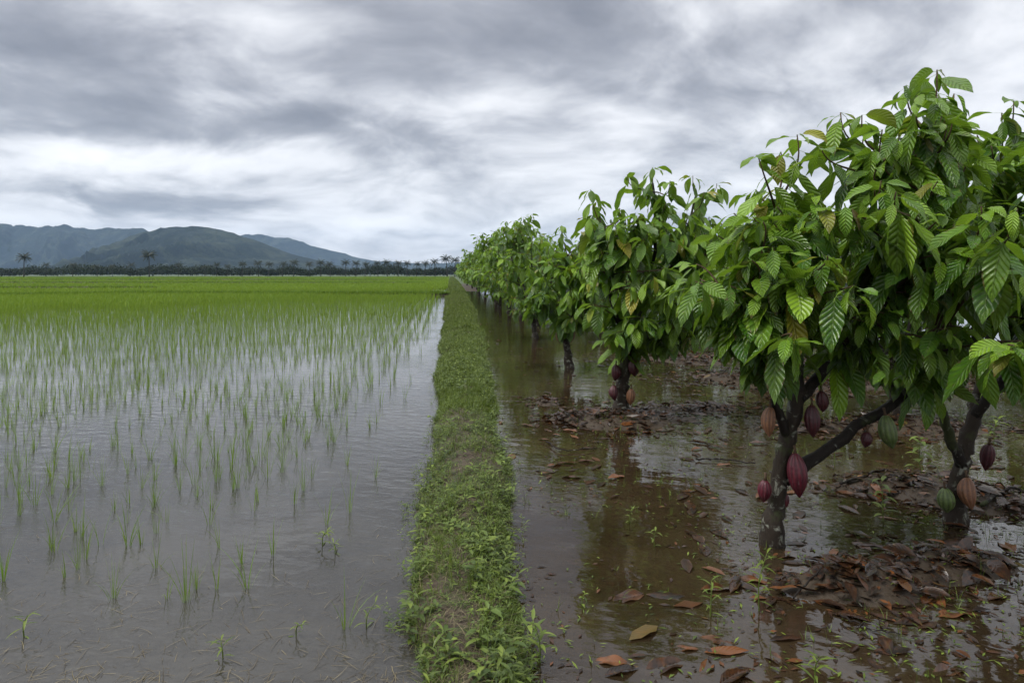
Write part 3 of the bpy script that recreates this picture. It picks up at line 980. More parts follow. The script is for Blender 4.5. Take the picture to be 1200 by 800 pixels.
# straggling weeds that trail over the water's edge
x, y, z, s = bund_pts(2200, 2.3, 20, over=0.30)
k = (np.abs(s - 0.5) > 0.44) & (fbm(y * 1.9, s * 3 + 5, 29.0) > -0.05)
x, y, z = x[k], y[k], np.maximum(z[k], 0.002)
n = len(x)
sprigs(x, y, z, rg.uniform(0.03, 0.10, n), 6, rg.uniform(0.014, 0.034, n), rg.uniform(0.004, 0.009, n))
# grass blades
for n0, y0, y1, hh, wd, nb_ in [(3200, 2.2, 9, (0.03, 0.12), 0.0032, 7), (9000, 7.5, 22, (0.05, 0.14), 0.007, 6), (9000, 18, 60, (0.06, 0.16), 0.017, 5), (6000, 50, 330, (0.10, 0.22), 0.07, 4)]:
    x, y, z, s = bund_pts(n0, y0, y1)
    k = rg.uniform(0, 1, n0) > bare(x, y, s) * (1 if y1 < 25 else 0)
    x, y, z = x[k], y[k], z[k]
    V, Fc, U, C = tuft(rg, np.stack([x, y, z - 0.005], 1), rg.uniform(hh[0], hh[1], len(x)), nb_, wd, nv=3 if y1 < 30 else 2, spread=0.65, young=0.35)
    pt = np.clip(0.5 + 0.6 * fbm(V[:, 0] * 1.5, V[:, 1] * 0.5, 70), 0, 1)
    C[:, 0] = C[:, 0] * 0.5 + pt * 0.5
    wa.add(V, Fc, U, C)
x, y, z, s = bund_pts(5000, 9, 24)
n = len(x)
sprigs(x, y, z, rg.uniform(0.03, 0.09, n), 5, rg.uniform(0.03, 0.06, n), rg.uniform(0.012, 0.02, n))
tag(obj('bund_weeds', wa.mesh('bund_weeds', M['weed'])), 'low green weeds and grass covering the earth bund', 'weeds', kind='stuff')

# dead stalks and rootlets on the bare soil
sa = Acc()
x, y, z, s = bund_pts(7000, 2.2, 9)
n = len(x)
V, Fc, U, ix = sheets(np.stack([x, y, z + 0.006], 1), rg.uniform(0, 6.28, n), rg.uniform(-0.1, 0.6, n), rg.uniform(0.1, 0.9, n), rg.uniform(0.02, 0.12, n), 0.0026, kind='blade', nu=1, nv=3, sweep=rg.uniform(-1, 1, n))
sa.add(V, Fc, U, np.stack([rg.uniform(0, 1, n), rg.uniform(0, 1, n) ** 4, rg.uniform(0, 1, n)], 1)[ix])
# straw lying in the near paddy water
n = 950
px, py = rg.uniform(0, 480, n), 800 - 190 * rg.uniform(0, 1, n) ** 1.6
g = np.array([gp(a, b) for a, b in zip(px, py)])
k = (rg.uniform(0, 1, n) < np.clip(0.5 + fbm(g[:, 0] * 1.6, g[:, 1] * 2.0, 80), 0.05, 1)) & (g[:, 0] < bund_edges(g[:, 1])[0])
g = g[k]
n = len(g)
g[:, 2] = rg.uniform(-0.004, 0.006, n)
V, Fc, U, ix = sheets(g, rg.uniform(0, 6.28, n), rg.uniform(-0.03, 0.12, n), rg.uniform(-0.02, 0.25, n), rg.uniform(0.02, 0.15, n), 0.0025, kind='blade', nu=1, nv=4, sweep=rg.normal(0, 0.35, n))
sa.add(V, Fc, U, np.stack([rg.uniform(0, 1, n), rg.uniform(0, 1, n) ** 3, rg.uniform(0, 1, n)], 1)[ix])
tag(obj('dead_straw', sa.mesh('dead_straw', M['straw'])), 'dead straw and rootlets on the bund soil and in the near paddy water', 'straw', kind='stuff')


# ------------------------------------------------------------------ cacao trees
def pod_mesh(length, rad, seed, mat):
    """ridged pod hanging from its stalk at the origin"""
    r = rng_(seed)
    nr, ns = 22, 40
    tt = np.linspace(0, 1, nr)
    pr_ = np.sin(np.pi * np.clip(tt, 0, 1) ** 0.85) ** 0.62
    pr_ = pr_ * (1 - 0.35 * np.clip((tt - 0.72) / 0.28, 0, 1) ** 1.2)
    pr_[0], pr_[-1] = 0.10, 0.05
    ang = np.linspace(0, 2 * np.pi, ns, endpoint=False)
    ridge = 0.5 + 0.5 * np.cos(ang * 10)
    ridge2 = 0.5 + 0.5 * np.cos(ang * 5)
    R = rad * pr_[:, None] * (1 - 0.17 * (1 - ridge[None] ** 0.7) - 0.05 * ridge2[None]) * 0.92
    bendx = 0.08 * length * r.uniform(-1, 1)
    V = np.stack([R * np.cos(ang) + bendx * np.sin(np.pi * tt)[:, None], R * np.sin(ang), np.repeat(-0.03 - length * tt[:, None], ns, 1)], 2).reshape(-1, 3)
    i, j = np.meshgrid(np.arange(nr - 1), np.arange(ns), indexing='ij')
    i, j = i.ravel(), j.ravel()
    k = (j + 1) % ns
    Fc = np.stack([i * ns + k, i * ns + j, (i + 1) * ns + j, (i + 1) * ns + k], 1)
    C = np.zeros((len(V), 3))
    C[:, 0] = np.tile(1 - ridge, nr)
    pm = mesh('pod', V, Fc, mat, None, C)
    V, Fc = tube([(0, 0, 0.012), (0, 0.002, -0.015), (0, 0, -0.036)], [0.009, 0.006, 0.011], 8)
    return pm, mesh('stalk', V, Fc, M['twig'])


def pod(parent, loc, length, rad, colour, label, seed):
    pm, st = pod_mesh(length, rad, seed, M['pod_' + colour])
    o = obj('pod', pm, parent, loc)
    o.rotation_euler = (rng_(seed).uniform(-0.18, 0.18), rng_(seed + 1).uniform(-0.18, 0.18), rng_(seed + 2).uniform(0, 6))
    obj('stalk', st, o)
    if label:
        o['label'] = label
    return o


def cacao_parts(limbs, tips, seed, lod, leaf_len, young=0.12, tip_up=1.0, stretch=(0.42, 0.62)):
    """limbs: (points, r0, r1); tips: ends of the leafy shoots.  All local to the tree's base"""
    r = rng_(seed)
    parts = []
    LP, LR = [], []
    for k, (pts, r0, r1) in enumerate(limbs):
        m = 26 if k == 0 else 18
        p = resample(pts, m)
        p[1:-1] += r.normal(0, 0.006, (m - 2, 3))
        rad = np.linspace(r0, r1, m)
        if k == 0:
            rad = rad * (1 + 0.55 * np.exp(-np.linspace(0, 1, m) * 12)) * (1 + 0.06 * r.normal(0, 1, m))
            p[0, 2] = -0.14
        V, Fc = tube(p, rad, 14 if lod == 0 else 8, knob=0.16)
        parts.append(('trunk' if k == 0 else 'limb', mesh('trunk' if k == 0 else 'limb', V, Fc, M['bark'] if k == 0 else M['limb_bark'])))
        u = p[6:] if k == 0 else p[3:]
        LP.append(u)
        LR.append(np.full(len(u), r1))
    LP = np.concatenate(LP)
    tw = Acc()
    LB, LAZ, LP0, LBD, LL, LY, LT, LRED = [], [], [], [], [], [], [], []
    ctr = np.mean(tips, 0)
    zt = np.max(tips[:, 2])
    zb = np.min(tips[:, 2])
    for tip in tips:
        d = LP - tip
        cost = np.linalg.norm(d, axis=1) + np.clip(d[:, 2] + 0.12, 0, None) * 1.5
        cost = cost + r.uniform(0, 0.15, len(cost))
        q = LP[np.argmin(cost)]
        rel = (tip[2] - zb) / (zt - zb + 1e-6)
        out = tip - ctr
        out[2] = 0
        out /= np.linalg.norm(out) + 1e-6
        up = tip_up * (0.2 + 0.8 * rel)
        c1 = q * 0.6 + tip * 0.4 + np.array([0, 0, 0.10 - 0.12 * rel])
        c2 = tip - (np.array([0, 0, 1.0]) * up * 0.30 + out * (0.24 * (1 - up))) * r.uniform(0.7, 1.1) + np.array([0, 0, 0.10 * (1 - rel)])
        tt = np.linspace(0, 1, 12)[:, None]
        path = (1 - tt) ** 3 * q + 3 * (1 - tt) ** 2 * tt * c1 + 3 * (1 - tt) * tt ** 2 * c2 + tt ** 3 * tip
        V, Fc = tube(path, np.linspace(0.0085, 0.0035, 12), 6 if lod == 0 else 4)
        tw.add(V, Fc)
        seg = np.linalg.norm(np.diff(path, axis=0), axis=1)
        cum = np.concatenate([[0], np.cumsum(seg)])
        ln = cum[-1]
        span = min(ln * 0.95, r.uniform(*stretch))
        nl = max(5, int(span / (0.040 if lod < 2 else 0.055)))
        pos = ln - span * np.linspace(1, 0, nl) ** 1.0
        bx_ = np.stack([np.interp(pos, cum, path[:, a]) for a in range(3)], 1)
        flush = r.uniform(0, 1) < young
        tone = r.uniform(0, 1)
        redd = r.uniform(0.4, 0.9) if r.uniform() < 0.09 else 0
        az0 = r.uniform(0, 6.28)
        for m in range(nl):
            e = m / max(nl - 1, 1)
            LB.append(bx_[m])
            LAZ.append(az0 + m * 2.39996 + r.uniform(-0.35, 0.35))
            LP0.append(np.clip(r.normal(-0.82, 0.38), -1.45, 0.15) + 0.25 * e * r.uniform(0, 1))
            LBD.append(r.uniform(0.10, 0.65))
            LL.append(leaf_len * (0.42 + 0.80 * r.uniform(0, 1) ** 0.9) * (1 - 0.45 * e ** 5))
            LT.append(np.clip(tone * 0.6 + r.uniform(-0.1, 0.5), 0, 1))
            yv = r.uniform(0, 1) ** 5 * 0.5 + (0.55 * r.uniform(0.4, 1) if flush else 0) + (0.28 * e ** 2 * r.uniform(0, 1))
            LY.append(min(yv, 0.85))
            LRED.append(redd * np.clip((e - 0.72) / 0.28, 0, 1) ** 2)
    for tip in tips:
        for m in range(4):
            LB.append(tip - np.array([0, 0, 0.012 * m]))
            LAZ.append(r.uniform(0, 6.28))
            LP0.append(r.uniform(-1.0, 0.25))
            LBD.append(r.uniform(0.5, 1.3))
            LL.append(leaf_len * r.uniform(0.35, 0.75))
            LT.append(r.uniform(0.4, 1))
            LY.append(r.uniform(0.15, 0.7))
            LRED.append(0.7 if r.uniform() < 0.06 else 0)
    LB, LAZ, LP0, LBD, LL, LY, LT, LR_ = map(np.array, (LB, LAZ, LP0, LBD, LL, LY, LT, LRED))
    N = len(LB)
    # petioles
    pet = r.uniform(0.02, 0.05, N)
    hd = np.stack([np.cos(LAZ) * np.cos(LP0 * 0.6), np.sin(LAZ) * np.cos(LP0 * 0.6), np.sin(LP0 * 0.6)], 1)
    pb = LB + hd * pet[:, None]
    cr = Acc()
    nu, nv = {0: (4, 10), 1: (2, 6), 2: (2, 4)}[lod]
    V, Fc, U, ix = sheets(pb, LAZ, LP0, LBD, LL, LL * r.uniform(0.34, 0.45, N), roll=r.normal(0, 0.45, N), fold=r.uniform(0.02, 0.38, N), kind='cacao', nu=nu, nv=nv,
                          edge=LL * 0.028, sweep=r.normal(0, 0.22, N), rng=r)
    cr.add(V, Fc, U, np.stack([LT, LY, r.uniform(0, 1, N), 1 - LR_], 1)[ix])
    if lod < 2:
        V, Fc, U, ix = sheets(LB, LAZ, LP0 * 0.6, 0.0, pet * 1.05, 0.006, kind='flat', nu=1, nv=1)
        cr.add(V, Fc, U, np.tile([0.9, 0.3, 0.5, 1.0], (len(V), 1)))
    parts.append(('twigs', tw.mesh('twigs', M['twig'])))
    parts.append(('crown', cr.mesh('crown', M['cacao_leaf'])))
    return parts


def in_poly(px, py, poly):
    ins = False
    for (x1, y1), (x2, y2) in zip(poly, poly[1:] + poly[:1]):
        if (y1 > py) != (y2 > py) and px < (x2 - x1) * (py - y1) / (y2 - y1) + x1:
            ins = not ins
    return ins


def edge_dist(px, py, poly):
    best = 1e9
    for (x1, y1), (x2, y2) in zip(poly, poly[1:] + poly[:1]):
        t_ = max(0, min(1, ((px - x1) * (x2 - x1) + (py - y1) * (y2 - y1)) / ((x2 - x1) ** 2 + (y2 - y1) ** 2)))
        best = min(best, math.hypot(px - x1 - t_ * (x2 - x1), py - y1 - t_ * (y2 - y1)))
    return best


def crown_tips(poly, zc, thick, n, seed, extra=()):
    """shoot tips filling a crown of real depth whose outline is the given one"""
    r = random.Random(seed)
    xs, ys_ = [p[0] for p in poly], [p[1] for p in poly]
    tips = [P(a, b, zc + c) for a, b, c in extra]
    inr = max(edge_dist(r.uniform(min(xs), max(xs)), r.uniform(min(ys_), max(ys_)), poly) for _ in range(200)) * 0.8
    while len(tips) < n + len(extra):
        a, b = r.uniform(min(xs), max(xs)), r.uniform(min(ys_), max(ys_))
        if not in_poly(a, b, poly):
            continue
        e = min(edge_dist(a, b, poly) / inr, 1)
        half = thick * math.sqrt(1 - (1 - e) ** 2)
        q = r.choice((-1, -1, 1)) * r.uniform(0.35, 1) if r.random() < 0.75 else r.uniform(-1, 1)
        z = zc + half * q
        # keep the outline at the crown's own distance, so the crown has its true size
        tips.append(P(CX + (a - CX) * 1.0, b, zc) + (P(a, b, z) - P(a, b, zc)) * np.array([0.6, 1.0, 0.6]))
    return np.array(tips)


def hero(base_px, limbs_px, poly, thick, n, seed, lod, leaf_len, label, pods=(), extra=(), young=0.12):
    base = gp(*base_px)
    zc = CAM_H * F / (base_px[1] - HZ)
    limbs = [([P(a, b, zc + c) - base for a, b, c in pts], r0, r1) for pts, r0, r1 in limbs_px]
    tips = crown_tips(poly, zc, thick, n, seed, extra) - base
    root = empty('cacao_tree', base)
    tag(root, label, 'cacao tree', 'cacao trees of the flooded orchard')
    for nm, me in cacao_parts(limbs, tips, seed, lod, leaf_len, young):
        obj(nm, me, root)
    for k, (a, b, c, ln, rd, colour, lab) in enumerate(pods):
        pod(root, P(a, b, zc + c) - base, ln, rd, colour, lab, seed * 50 + k)
    return root


# nearest tree, on the left of the pair
A_poly = [(800, 330), (835, 285), (880, 225), (910, 200), (945, 205), (975, 185), (1005, 165), (1040, 150), (1075, 135), (1105, 125), (1120, 140), (1135, 190), (1140, 235), (1130, 300), (1125, 360),
          (1120, 400), (1050, 408), (965, 398), (905, 395), (850, 368), (806, 345)]
hero((905, 637), [([(905, 637, 0), (907, 600, 0), (914, 560, 0), (922, 520, 0), (930, 485, 0), (938, 455, 0.02)], 0.055, 0.042),
                  ([(922, 510, 0), (908, 468, -0.08), (890, 425, -0.15), (868, 380, -0.2)], 0.030, 0.012),
                  ([(936, 465, 0), (962, 440, 0.1), (988, 400, 0.15), (1010, 340, 0.1), (1030, 260, 0.0), (1036, 190, -0.05)], 0.036, 0.010),
                  ([(918, 562, 0), (950, 541, 0), (1000, 502, 0.05), (1050, 470, 0.1), (1100, 435, 0.15), (1150, 390, 0.25)], 0.040, 0.022),
                  ([(938, 460, 0), (935, 400, 0.1), (920, 320, 0.15), (910, 250, 0.1)], 0.030, 0.010),
                  ([(985, 405, 0.15), (1040, 350, -0.2), (1080, 260, -0.25), (1090, 160, -0.15)], 0.022, 0.008)],
     A_poly, 0.62, 116, 41, 0, 0.285, 'nearest cacao tree, lichen-spotted trunk with a low limb reaching right over the water',
     pods=[(903, 470, -0.07, 0.175, 0.046, 'tan', 'tan pod hanging left of the fork'), (951, 468, -0.06, 0.19, 0.050, 'dark', 'dark red pod right of the fork'),
           (962, 452, 0.02, 0.13, 0.042, 'dark', None), (931, 524, -0.075, 0.265, 0.062, 'red', 'large crimson pod low on the trunk'), (897, 556, -0.075, 0.135, 0.044, 'red', 'small crimson pod on the left of the trunk'),
           (1017, 500, 0.0, 0.10, 0.036, 'dark', 'small maroon pod under the low limb'), (1036, 480, 0.0, 0.205, 0.058, 'green', 'green pod under the low limb'), (921, 572, 0.05, 0.10, 0.036, 'red', None)],
     extra=[(1098, 82, -0.1), (1100, 110, -0.3), (1034, 152, -0.1), (888, 182, -0.1), (934, 158, 0.0), (1062, 100, 0.1), (860, 250, -0.2), (815, 330, -0.3), (925, 395, -0.7), (1000, 335, -0.75), (1050, 225, -0.7), (970, 300, -0.7),
            (1010, 135, 0.0), (905, 290, -0.5), (985, 132, 0.1), (1118, 110, 0.1), (962, 172, -0.2), (915, 178, 0.3), (1075, 112, -0.3), (845, 262, 0.1)])
# its neighbour on the right
B_poly = [(1090, 260), (1130, 170), (1175, 130), (1230, 120), (1300, 130), (1370, 200), (1400, 320), (1370, 410), (1290, 430), (1200, 410), (1150, 380), (1110, 340)]
hero((1118, 610), [([(1118, 612, 0), (1122, 570, 0), (1130, 530, 0.02), (1140, 490, 0.05), (1150, 450, 0.1)], 0.054, 0.040),
                   ([(1126, 545, 0), (1110, 500, -0.05), (1098, 462, -0.1), (1085, 420, -0.1)], 0.036, 0.016),
                   ([(1140, 490, 0.05), (1170, 450, -0.05), (1210, 400, -0.1), (1240, 300, 0.0), (1240, 200, 0.1)], 0.036, 0.010),
                   ([(1150, 455, 0.1), (1160, 380, 0.25), (1165, 280, 0.3), (1175, 190, 0.3)], 0.032, 0.010),
                   ([(1170, 450, 0), (1260, 400, 0.3), (1320, 330, 0.4)], 0.028, 0.010)],
     B_poly, 0.75, 118, 42, 0, 0.30, 'cacao tree right of the nearest one, its forked trunk behind the heap of dead leaves',
     pods=[(1107, 566, -0.08, 0.165, 0.058, 'green', 'green pod left of the trunk'), (1132, 553, -0.085, 0.20, 0.058, 'tan', 'reddish tan pod in front of the trunk'),
           (1160, 515, 0.02, 0.19, 0.05, 'dark', 'dark red pod under the right fork')],
     extra=[(1150, 242, -1.2), (1192, 245, -1.3), (1188, 405, -1.35), (1196, 400, -1.2), (1160, 280, -0.9), (1188, 118, 0.0), (1130, 250, -0.8)])
# second along the bund
C_poly = [(690, 255), (715, 245), (745, 232), (790, 235), (830, 245), (850, 275), (850, 320), (840, 388), (790, 408), (735, 408), (688, 390), (678, 320), (692, 275)]
hero((728, 486), [([(728, 487, 0), (729, 460, 0), (731, 435, 0), (736, 405, 0), (738, 385, 0)], 0.085, 0.055),
                  ([(738, 408, 0), (765, 395, -0.1), (790, 385, -0.15), (830, 365, -0.1)], 0.035, 0.015),
                  ([(736, 395, 0), (722, 370, -0.1), (712, 320, -0.15), (705, 270, 0)], 0.04, 0.012),
                  ([(738, 388, 0), (756, 350, 0.15), (768, 280, 0.1), (765, 215, 0)], 0.04, 0.012),
                  ([(756, 350, 0.15), (795, 300, -0.1), (815, 230, 0)], 0.03, 0.010)],
     C_poly, 0.85, 84, 43, 0, 0.315, 'bushy cacao tree with maroon pods, its trunk in a ring of dead leaf litter',
     pods=[(722, 424, -0.1, 0.19, 0.062, 'dark', None), (741, 418, -0.1, 0.20, 0.068, 'dark', None), (719, 448, -0.1, 0.17, 0.056, 'dark', None), (740, 452, -0.1, 0.19, 0.058, 'tan', 'tan pod low on the trunk'),
           (763, 376, -0.12, 0.22, 0.066, 'dark', None), (722, 382, -0.12, 0.18, 0.058, 'tan', None)],
     extra=[(692, 222, 0), (765, 196, 0), (812, 206, 0), (840, 215, 0.1), (690, 255, -0.2), (735, 205, 0), (700, 235, 0.3), (752, 215, 0.4), (785, 212, -0.3), (825, 225, -0.4)], young=0.15)
# third along the bund
D_poly = [(620, 330), (640, 300), (655, 288), (680, 292), (705, 298), (720, 330), (710, 370), (680, 385), (640, 380), (615, 365)]
hero((667, 431), [([(667, 432, 0), (665, 410, 0), (663, 392, 0), (664, 378, 0)], 0.07, 0.05),
                  ([(663, 392, 0), (650, 375, -0.1), (635, 350, -0.1)], 0.035, 0.012), ([(664, 380, 0), (675, 350, 0.1), (665, 300, 0)], 0.04, 0.012),
                  ([(664, 382, 0), (690, 365, 0), (705, 325, 0.1)], 0.03, 0.010)],
     D_poly, 0.85, 70, 44, 1, 0.31, 'slender cacao tree third along the bund, trunk standing bare in the water',
     pods=[(655, 384, -0.1, 0.24, 0.075, 'tan', None), (670, 384, -0.12, 0.22, 0.07, 'tan', None)],
     extra=[(658, 264, 0), (645, 285, -0.2), (683, 272, 0.2), (706, 284, 0), (620, 312, -0.3)], young=0.22)


def generic(seed, H, R, lod, n, leaf_len):
    r = rng_(seed)
    th_ = 0.30 * H
    limbs = [([np.array([0, 0, 0.0]), np.array([0.04, 0.02, th_ * 0.5]), np.array([r.uniform(-.08, .08), r.uniform(-.08, .08), th_])], 0.075, 0.055)]
    top = limbs[0][0][-1]
    for k in range(5):
        a = k * 1.2566 + r.uniform(-0.3, 0.3)
        d = np.array([math.cos(a), math.sin(a), 0])
        limbs.append(([top - np.array([0, 0, 0.1]), top + d * R * 0.3 + np.array([0, 0, 0.16 * H]), top + d * R * 0.55 + np.array([0, 0, r.uniform(0.32, 0.55) * H])], 0.038, 0.010))
    tips = []
    while len(tips) < n:
        d = r.normal(0, 1, 3)
        d /= np.linalg.norm(d)
        q = r.uniform(0.45, 1) ** 0.6
        p = np.array([d[0] * R * q, d[1] * R * q, H * 0.58 + d[2] * H * 0.41 * q]) * (1 + 0.12 * vnoise(np.array([d[0] * 2 + seed]), np.array([d[1] * 2 + d[2]]), seed)[0])
        if p[2] > (0.21 if lod == 1 else 0.10) * H:
            tips.append(p)
    for q in range(9):
        a, e = r.uniform(0, 6.28), r.uniform(0.05, 0.75)
        tips.append(np.array([math.cos(a) * R * e, math.sin(a) * R * e, H * (1.10 - 0.22 * e ** 2) * r.uniform(0.94, 1.03)]))
    return cacao_parts(limbs, np.array(tips), seed, lod, leaf_len, 0.15)


GEN1 = [generic(61, 2.7, 1.1, 1, 72, 0.31), generic(62, 2.9, 1.25, 1, 80, 0.31)]
GEN2 = [generic(71, 3.0, 1.55, 2, 100, 0.33), generic(72, 3.2, 1.65, 2, 106, 0.33)]
gr = rng_(8)


def plant(x, y, gen, label, sc=1.0, pods=True):
    o = empty('cacao_tree', (x, y, 0))
    for nm, me in gen:
        obj(nm, me, o)
    o.scale = (sc, sc, sc)
    o.rotation_euler.z = gr.uniform(0, 6.28)
    return tag(o, label, 'cacao tree', 'cacao trees of the flooded orchard')


# the row along the bund goes on into the distance
k = 3
row1 = [(2.25, 16.4, 1, 0.95), (2.5, 20.4, 1, 0.98), (2.6, 24.4, 2, 1.0), (2.5, 28.6, 2, 1.06), (2.6, 33, 2, 1.08), (2.6, 37.5, 2, 1.05), (2.7, 42, 2, 1.08), (2.7, 47, 2, 1.05), (2.6, 53, 2, 1.1), (2.6, 60, 2, 1.1), (2.7, 70, 2, 1.1), (2.6, 76, 2, 1.1), (2.8, 84, 2, 1.1), (2.7, 94, 2, 1.15), (3.0, 106, 2, 1.15), (3.0, 122, 2, 1.2), (3.2, 145, 2, 1.2)]
for x, y, lo, sc in row1:
    plant(x + gr.uniform(-0.35, 0.35), y + gr.uniform(-0.6, 0.6), (GEN1 if lo == 1 else GEN2)[k % 2], 'leafy cacao tree, %s from the camera in the row along the bund' % ORD[k], sc)
    k += 1
# the rows behind it
for rx, wh, y0, n_, nm in [(5.0, 2, 7.2, 18, 'second'), (8.0, 2, 8.3, 12, 'third'), (11.0, 2, 9.5, 9, 'fourth'), (14.5, 2, 12.5, 9, 'fifth')]:
    for q in range(n_):
        yy = y0 + q * 3.7
        plant(rx + gr.uniform(-0.3, 0.3), yy + gr.uniform(-0.4, 0.4), (GEN1 if yy < 11 else GEN2)[(q + wh) % 2],
              'dark cacao tree deep in the orchard, %s from the camera in the %s row' % (ORD[q], nm), gr.uniform(0.74, 0.88))

# ------------------------------------------------------------------ fallen leaves, sprigs and floating bits in the orchard
rg = rng_(123)
la_ = Acc()


def litter(n, gen, size, nu=2, nv=4, z_sub=0.25):
    pts = []
    while len(pts) < n:
        x, y = gen()
        l, r = bund_edges(np.array([y]))
        if x < r[0] + 0.05:
            continue
        pts.append((x, y))
    p = np.array(pts)
    bed = bed_h(p[:, 0], p[:, 1])
    sub = rg.uniform(0, 1, n) < z_sub
    z = np.where(bed > -0.004, bed + rg.uniform(0.004, 0.03, n), np.where(sub, np.maximum(bed + 0.01, -0.03), 0.003))
    tilt = np.where(bed > -0.004, rg.normal(0, 0.17, n), np.abs(rg.normal(0, 0.07, n)))
    L = rg.uniform(size[0], size[1], n)
    V, Fc, U, ix = sheets(np.stack([p[:, 0], p[:, 1], z], 1), rg.uniform(0, 6.28, n), tilt, tilt * 1.2 + np.where(bed > -0.004, rg.uniform(-0.5, 0.9, n), 0), L, L * rg.uniform(0.3, 0.44, n),
                          roll=np.where(bed > -0.004, rg.normal(0, 0.35, n), rg.normal(0, 0.05, n)), fold=rg.uniform(-0.1, 0.5, n), kind='cacao', nu=nu, nv=nv, edge=L * 0.03, rng=rg)
    C = np.stack([rg.uniform(0, 1, n) ** 1.4, rg.uniform(0, 1, n) ** 9 * 0.9, rg.uniform(0, 1, n)], 1)
    return V, Fc, U, C[ix]


MW = np.array([(m[2] * m[3]) ** 0.7 for m in MOUNDS])
MW /= MW.sum()


def near_mound():
    mx, my, rx, ry, hh = MOUNDS[rg.choice(len(MOUNDS), p=MW)]
    return mx + rg.normal(0, rx * 0.62), my + rg.normal(0, ry * 0.62)


def anywhere():
    z = 2.6 * (26 / 2.6) ** rg.uniform(0, 1)
    px = rg.uniform(560, 1260)
    q = P(px, HZ + CAM_H * F / z, z)
    while fbm(q[0] * 1.3, q[1] * 1.0, 90.0) < rg.uniform(-0.5, 0.9):
        px = rg.uniform(560, 1260)
        q = P(px, HZ + CAM_H * F / z, z)
    return q[0], q[1]


la_.add(*litter(4600, near_mound, (0.05, 0.18)))
la_.add(*litter(14000, near_mound, (0.015, 0.07), 1, 2))
la_.add(*litter(700, anywhere, (0.05, 0.20), z_sub=0.45))
la_.add(*litter(3600, anywhere, (0.012, 0.06), 1, 2))
tag(obj('leaf_litter', la_.mesh('leaf_litter', M['dead_leaf'])), 'brown dead leaf litter heaped and floating in the flooded orchard', 'leaf litter', kind='stuff')

# single fallen leaves in the foreground
DEADV = []
for s in range(14):
    q = rng_(500 + s)
    L = 0.24
    kind = s % 3
    V, Fc, U, ix = sheets([(-L / 2, 0, 0.012)], 0.0, (0.03, 0.18, 0.12)[kind], (0.10, 0.5, 0.3)[kind], L, L * q.uniform(0.32, 0.44), roll=q.normal(0, 0.10), fold=(0.08, 0.45, 0.25)[kind], kind='cacao', nu=6, nv=12, edge=L * 0.035, sweep=q.normal(0, 0.2), rng=q)
    tone = (s * 0.37) % 1.0
    hue = [0.0, 0.12, 0.4, 0.7][s % 4]
    C = np.tile([tone, hue, q.uniform()], (len(V), 1))
    C[:, 1] = np.clip(C[:, 1] + 0.3 * fbm(V[:, 0] * 20, V[:, 1] * 20, s), 0, 1)
    DEADV.append((mesh('fallen_leaf', V, Fc, M['dead_leaf'], U, C), ('flat', 'curled', 'wavy')[kind], ('dark brown', 'brown', 'orange-brown', 'rust orange')[s % 4]))
HAND = [(683, 657, 150), (705, 680, 160), (735, 700, 200), (735, 625, 30), (690, 720, 80), (765, 652, 20), (925, 650, 10), (935, 668, 200), (1002, 685, 45), (1045, 690, 300), (1040, 755, 60), (1120, 718, 10), (925, 700, 80),
        (905, 770, 110), (870, 790, 130), (780, 780, 20), (800, 760, 170), (845, 690, 0), (860, 660, 15), (945, 722, 5), (980, 660, 300), (1115, 785, 12), (715, 775, 170), (690, 545, 160), (650, 545, 20), (725, 560, 10),
        (670, 560, 340), (640, 552, 330), (850, 545, 5), (1010, 640, 100), (1060, 660, 30), (955, 650, 350), (890, 720, 50), (840, 750, 140), (1170, 700, 20), (1140, 690, 60), (970, 700, 330), (1090, 700, 80), (1020, 720, 15), (990, 740, 120),
        (760, 730, 15), (830, 780, 45), (880, 680, 150), (1070, 610, 20), (1150, 650, 10), (1180, 640, 70)]
ZN = lambda px, py: ('by the foot of the nearest trunk' if 860 < px < 1010 and py < 705 else 'in the heap by the nearest trunk' if px >= 960 and py < 760 else 'at the right front corner' if px >= 960 else
                     'in the water beside the bund' if px < 770 and py > 600 else 'before the littered trunk' if py < 600 else 'in front of the nearest trunk')
seen = {}
for px, py, ang in HAND:
    v = int(rg.integers(0, 14))
    me, shape, hue = DEADV[v]
    g = gp(px, py)
    bh = float(bed_h(g[0], g[1]))
    z = bh + 0.004 if bh > 0 else rg.uniform(-0.026, -0.006)
    o = obj('fallen_leaf', me, None, (g[0], g[1], z))
    o.rotation_euler = (rg.normal(0, 0.05), rg.normal(0, 0.05), math.radians(ang))
    sc = rg.uniform(0.55, 1.0)
    o.scale = (sc, sc, sc)
    lab = '%s %s fallen leaf %s' % (shape, hue, ZN(px, py))
    seen.setdefault(lab, []).append((py, px, o))
for lab, lst in seen.items():
    lst.sort(key=lambda q: (-q[0], q[1]))
    for q, (py, px, o) in enumerate(lst):
        tag(o, lab if len(lst) == 1 else '%s, %s nearest the camera' % (lab, ORD[q]), 'fallen leaf', 'fallen cacao leaves in the foreground water')

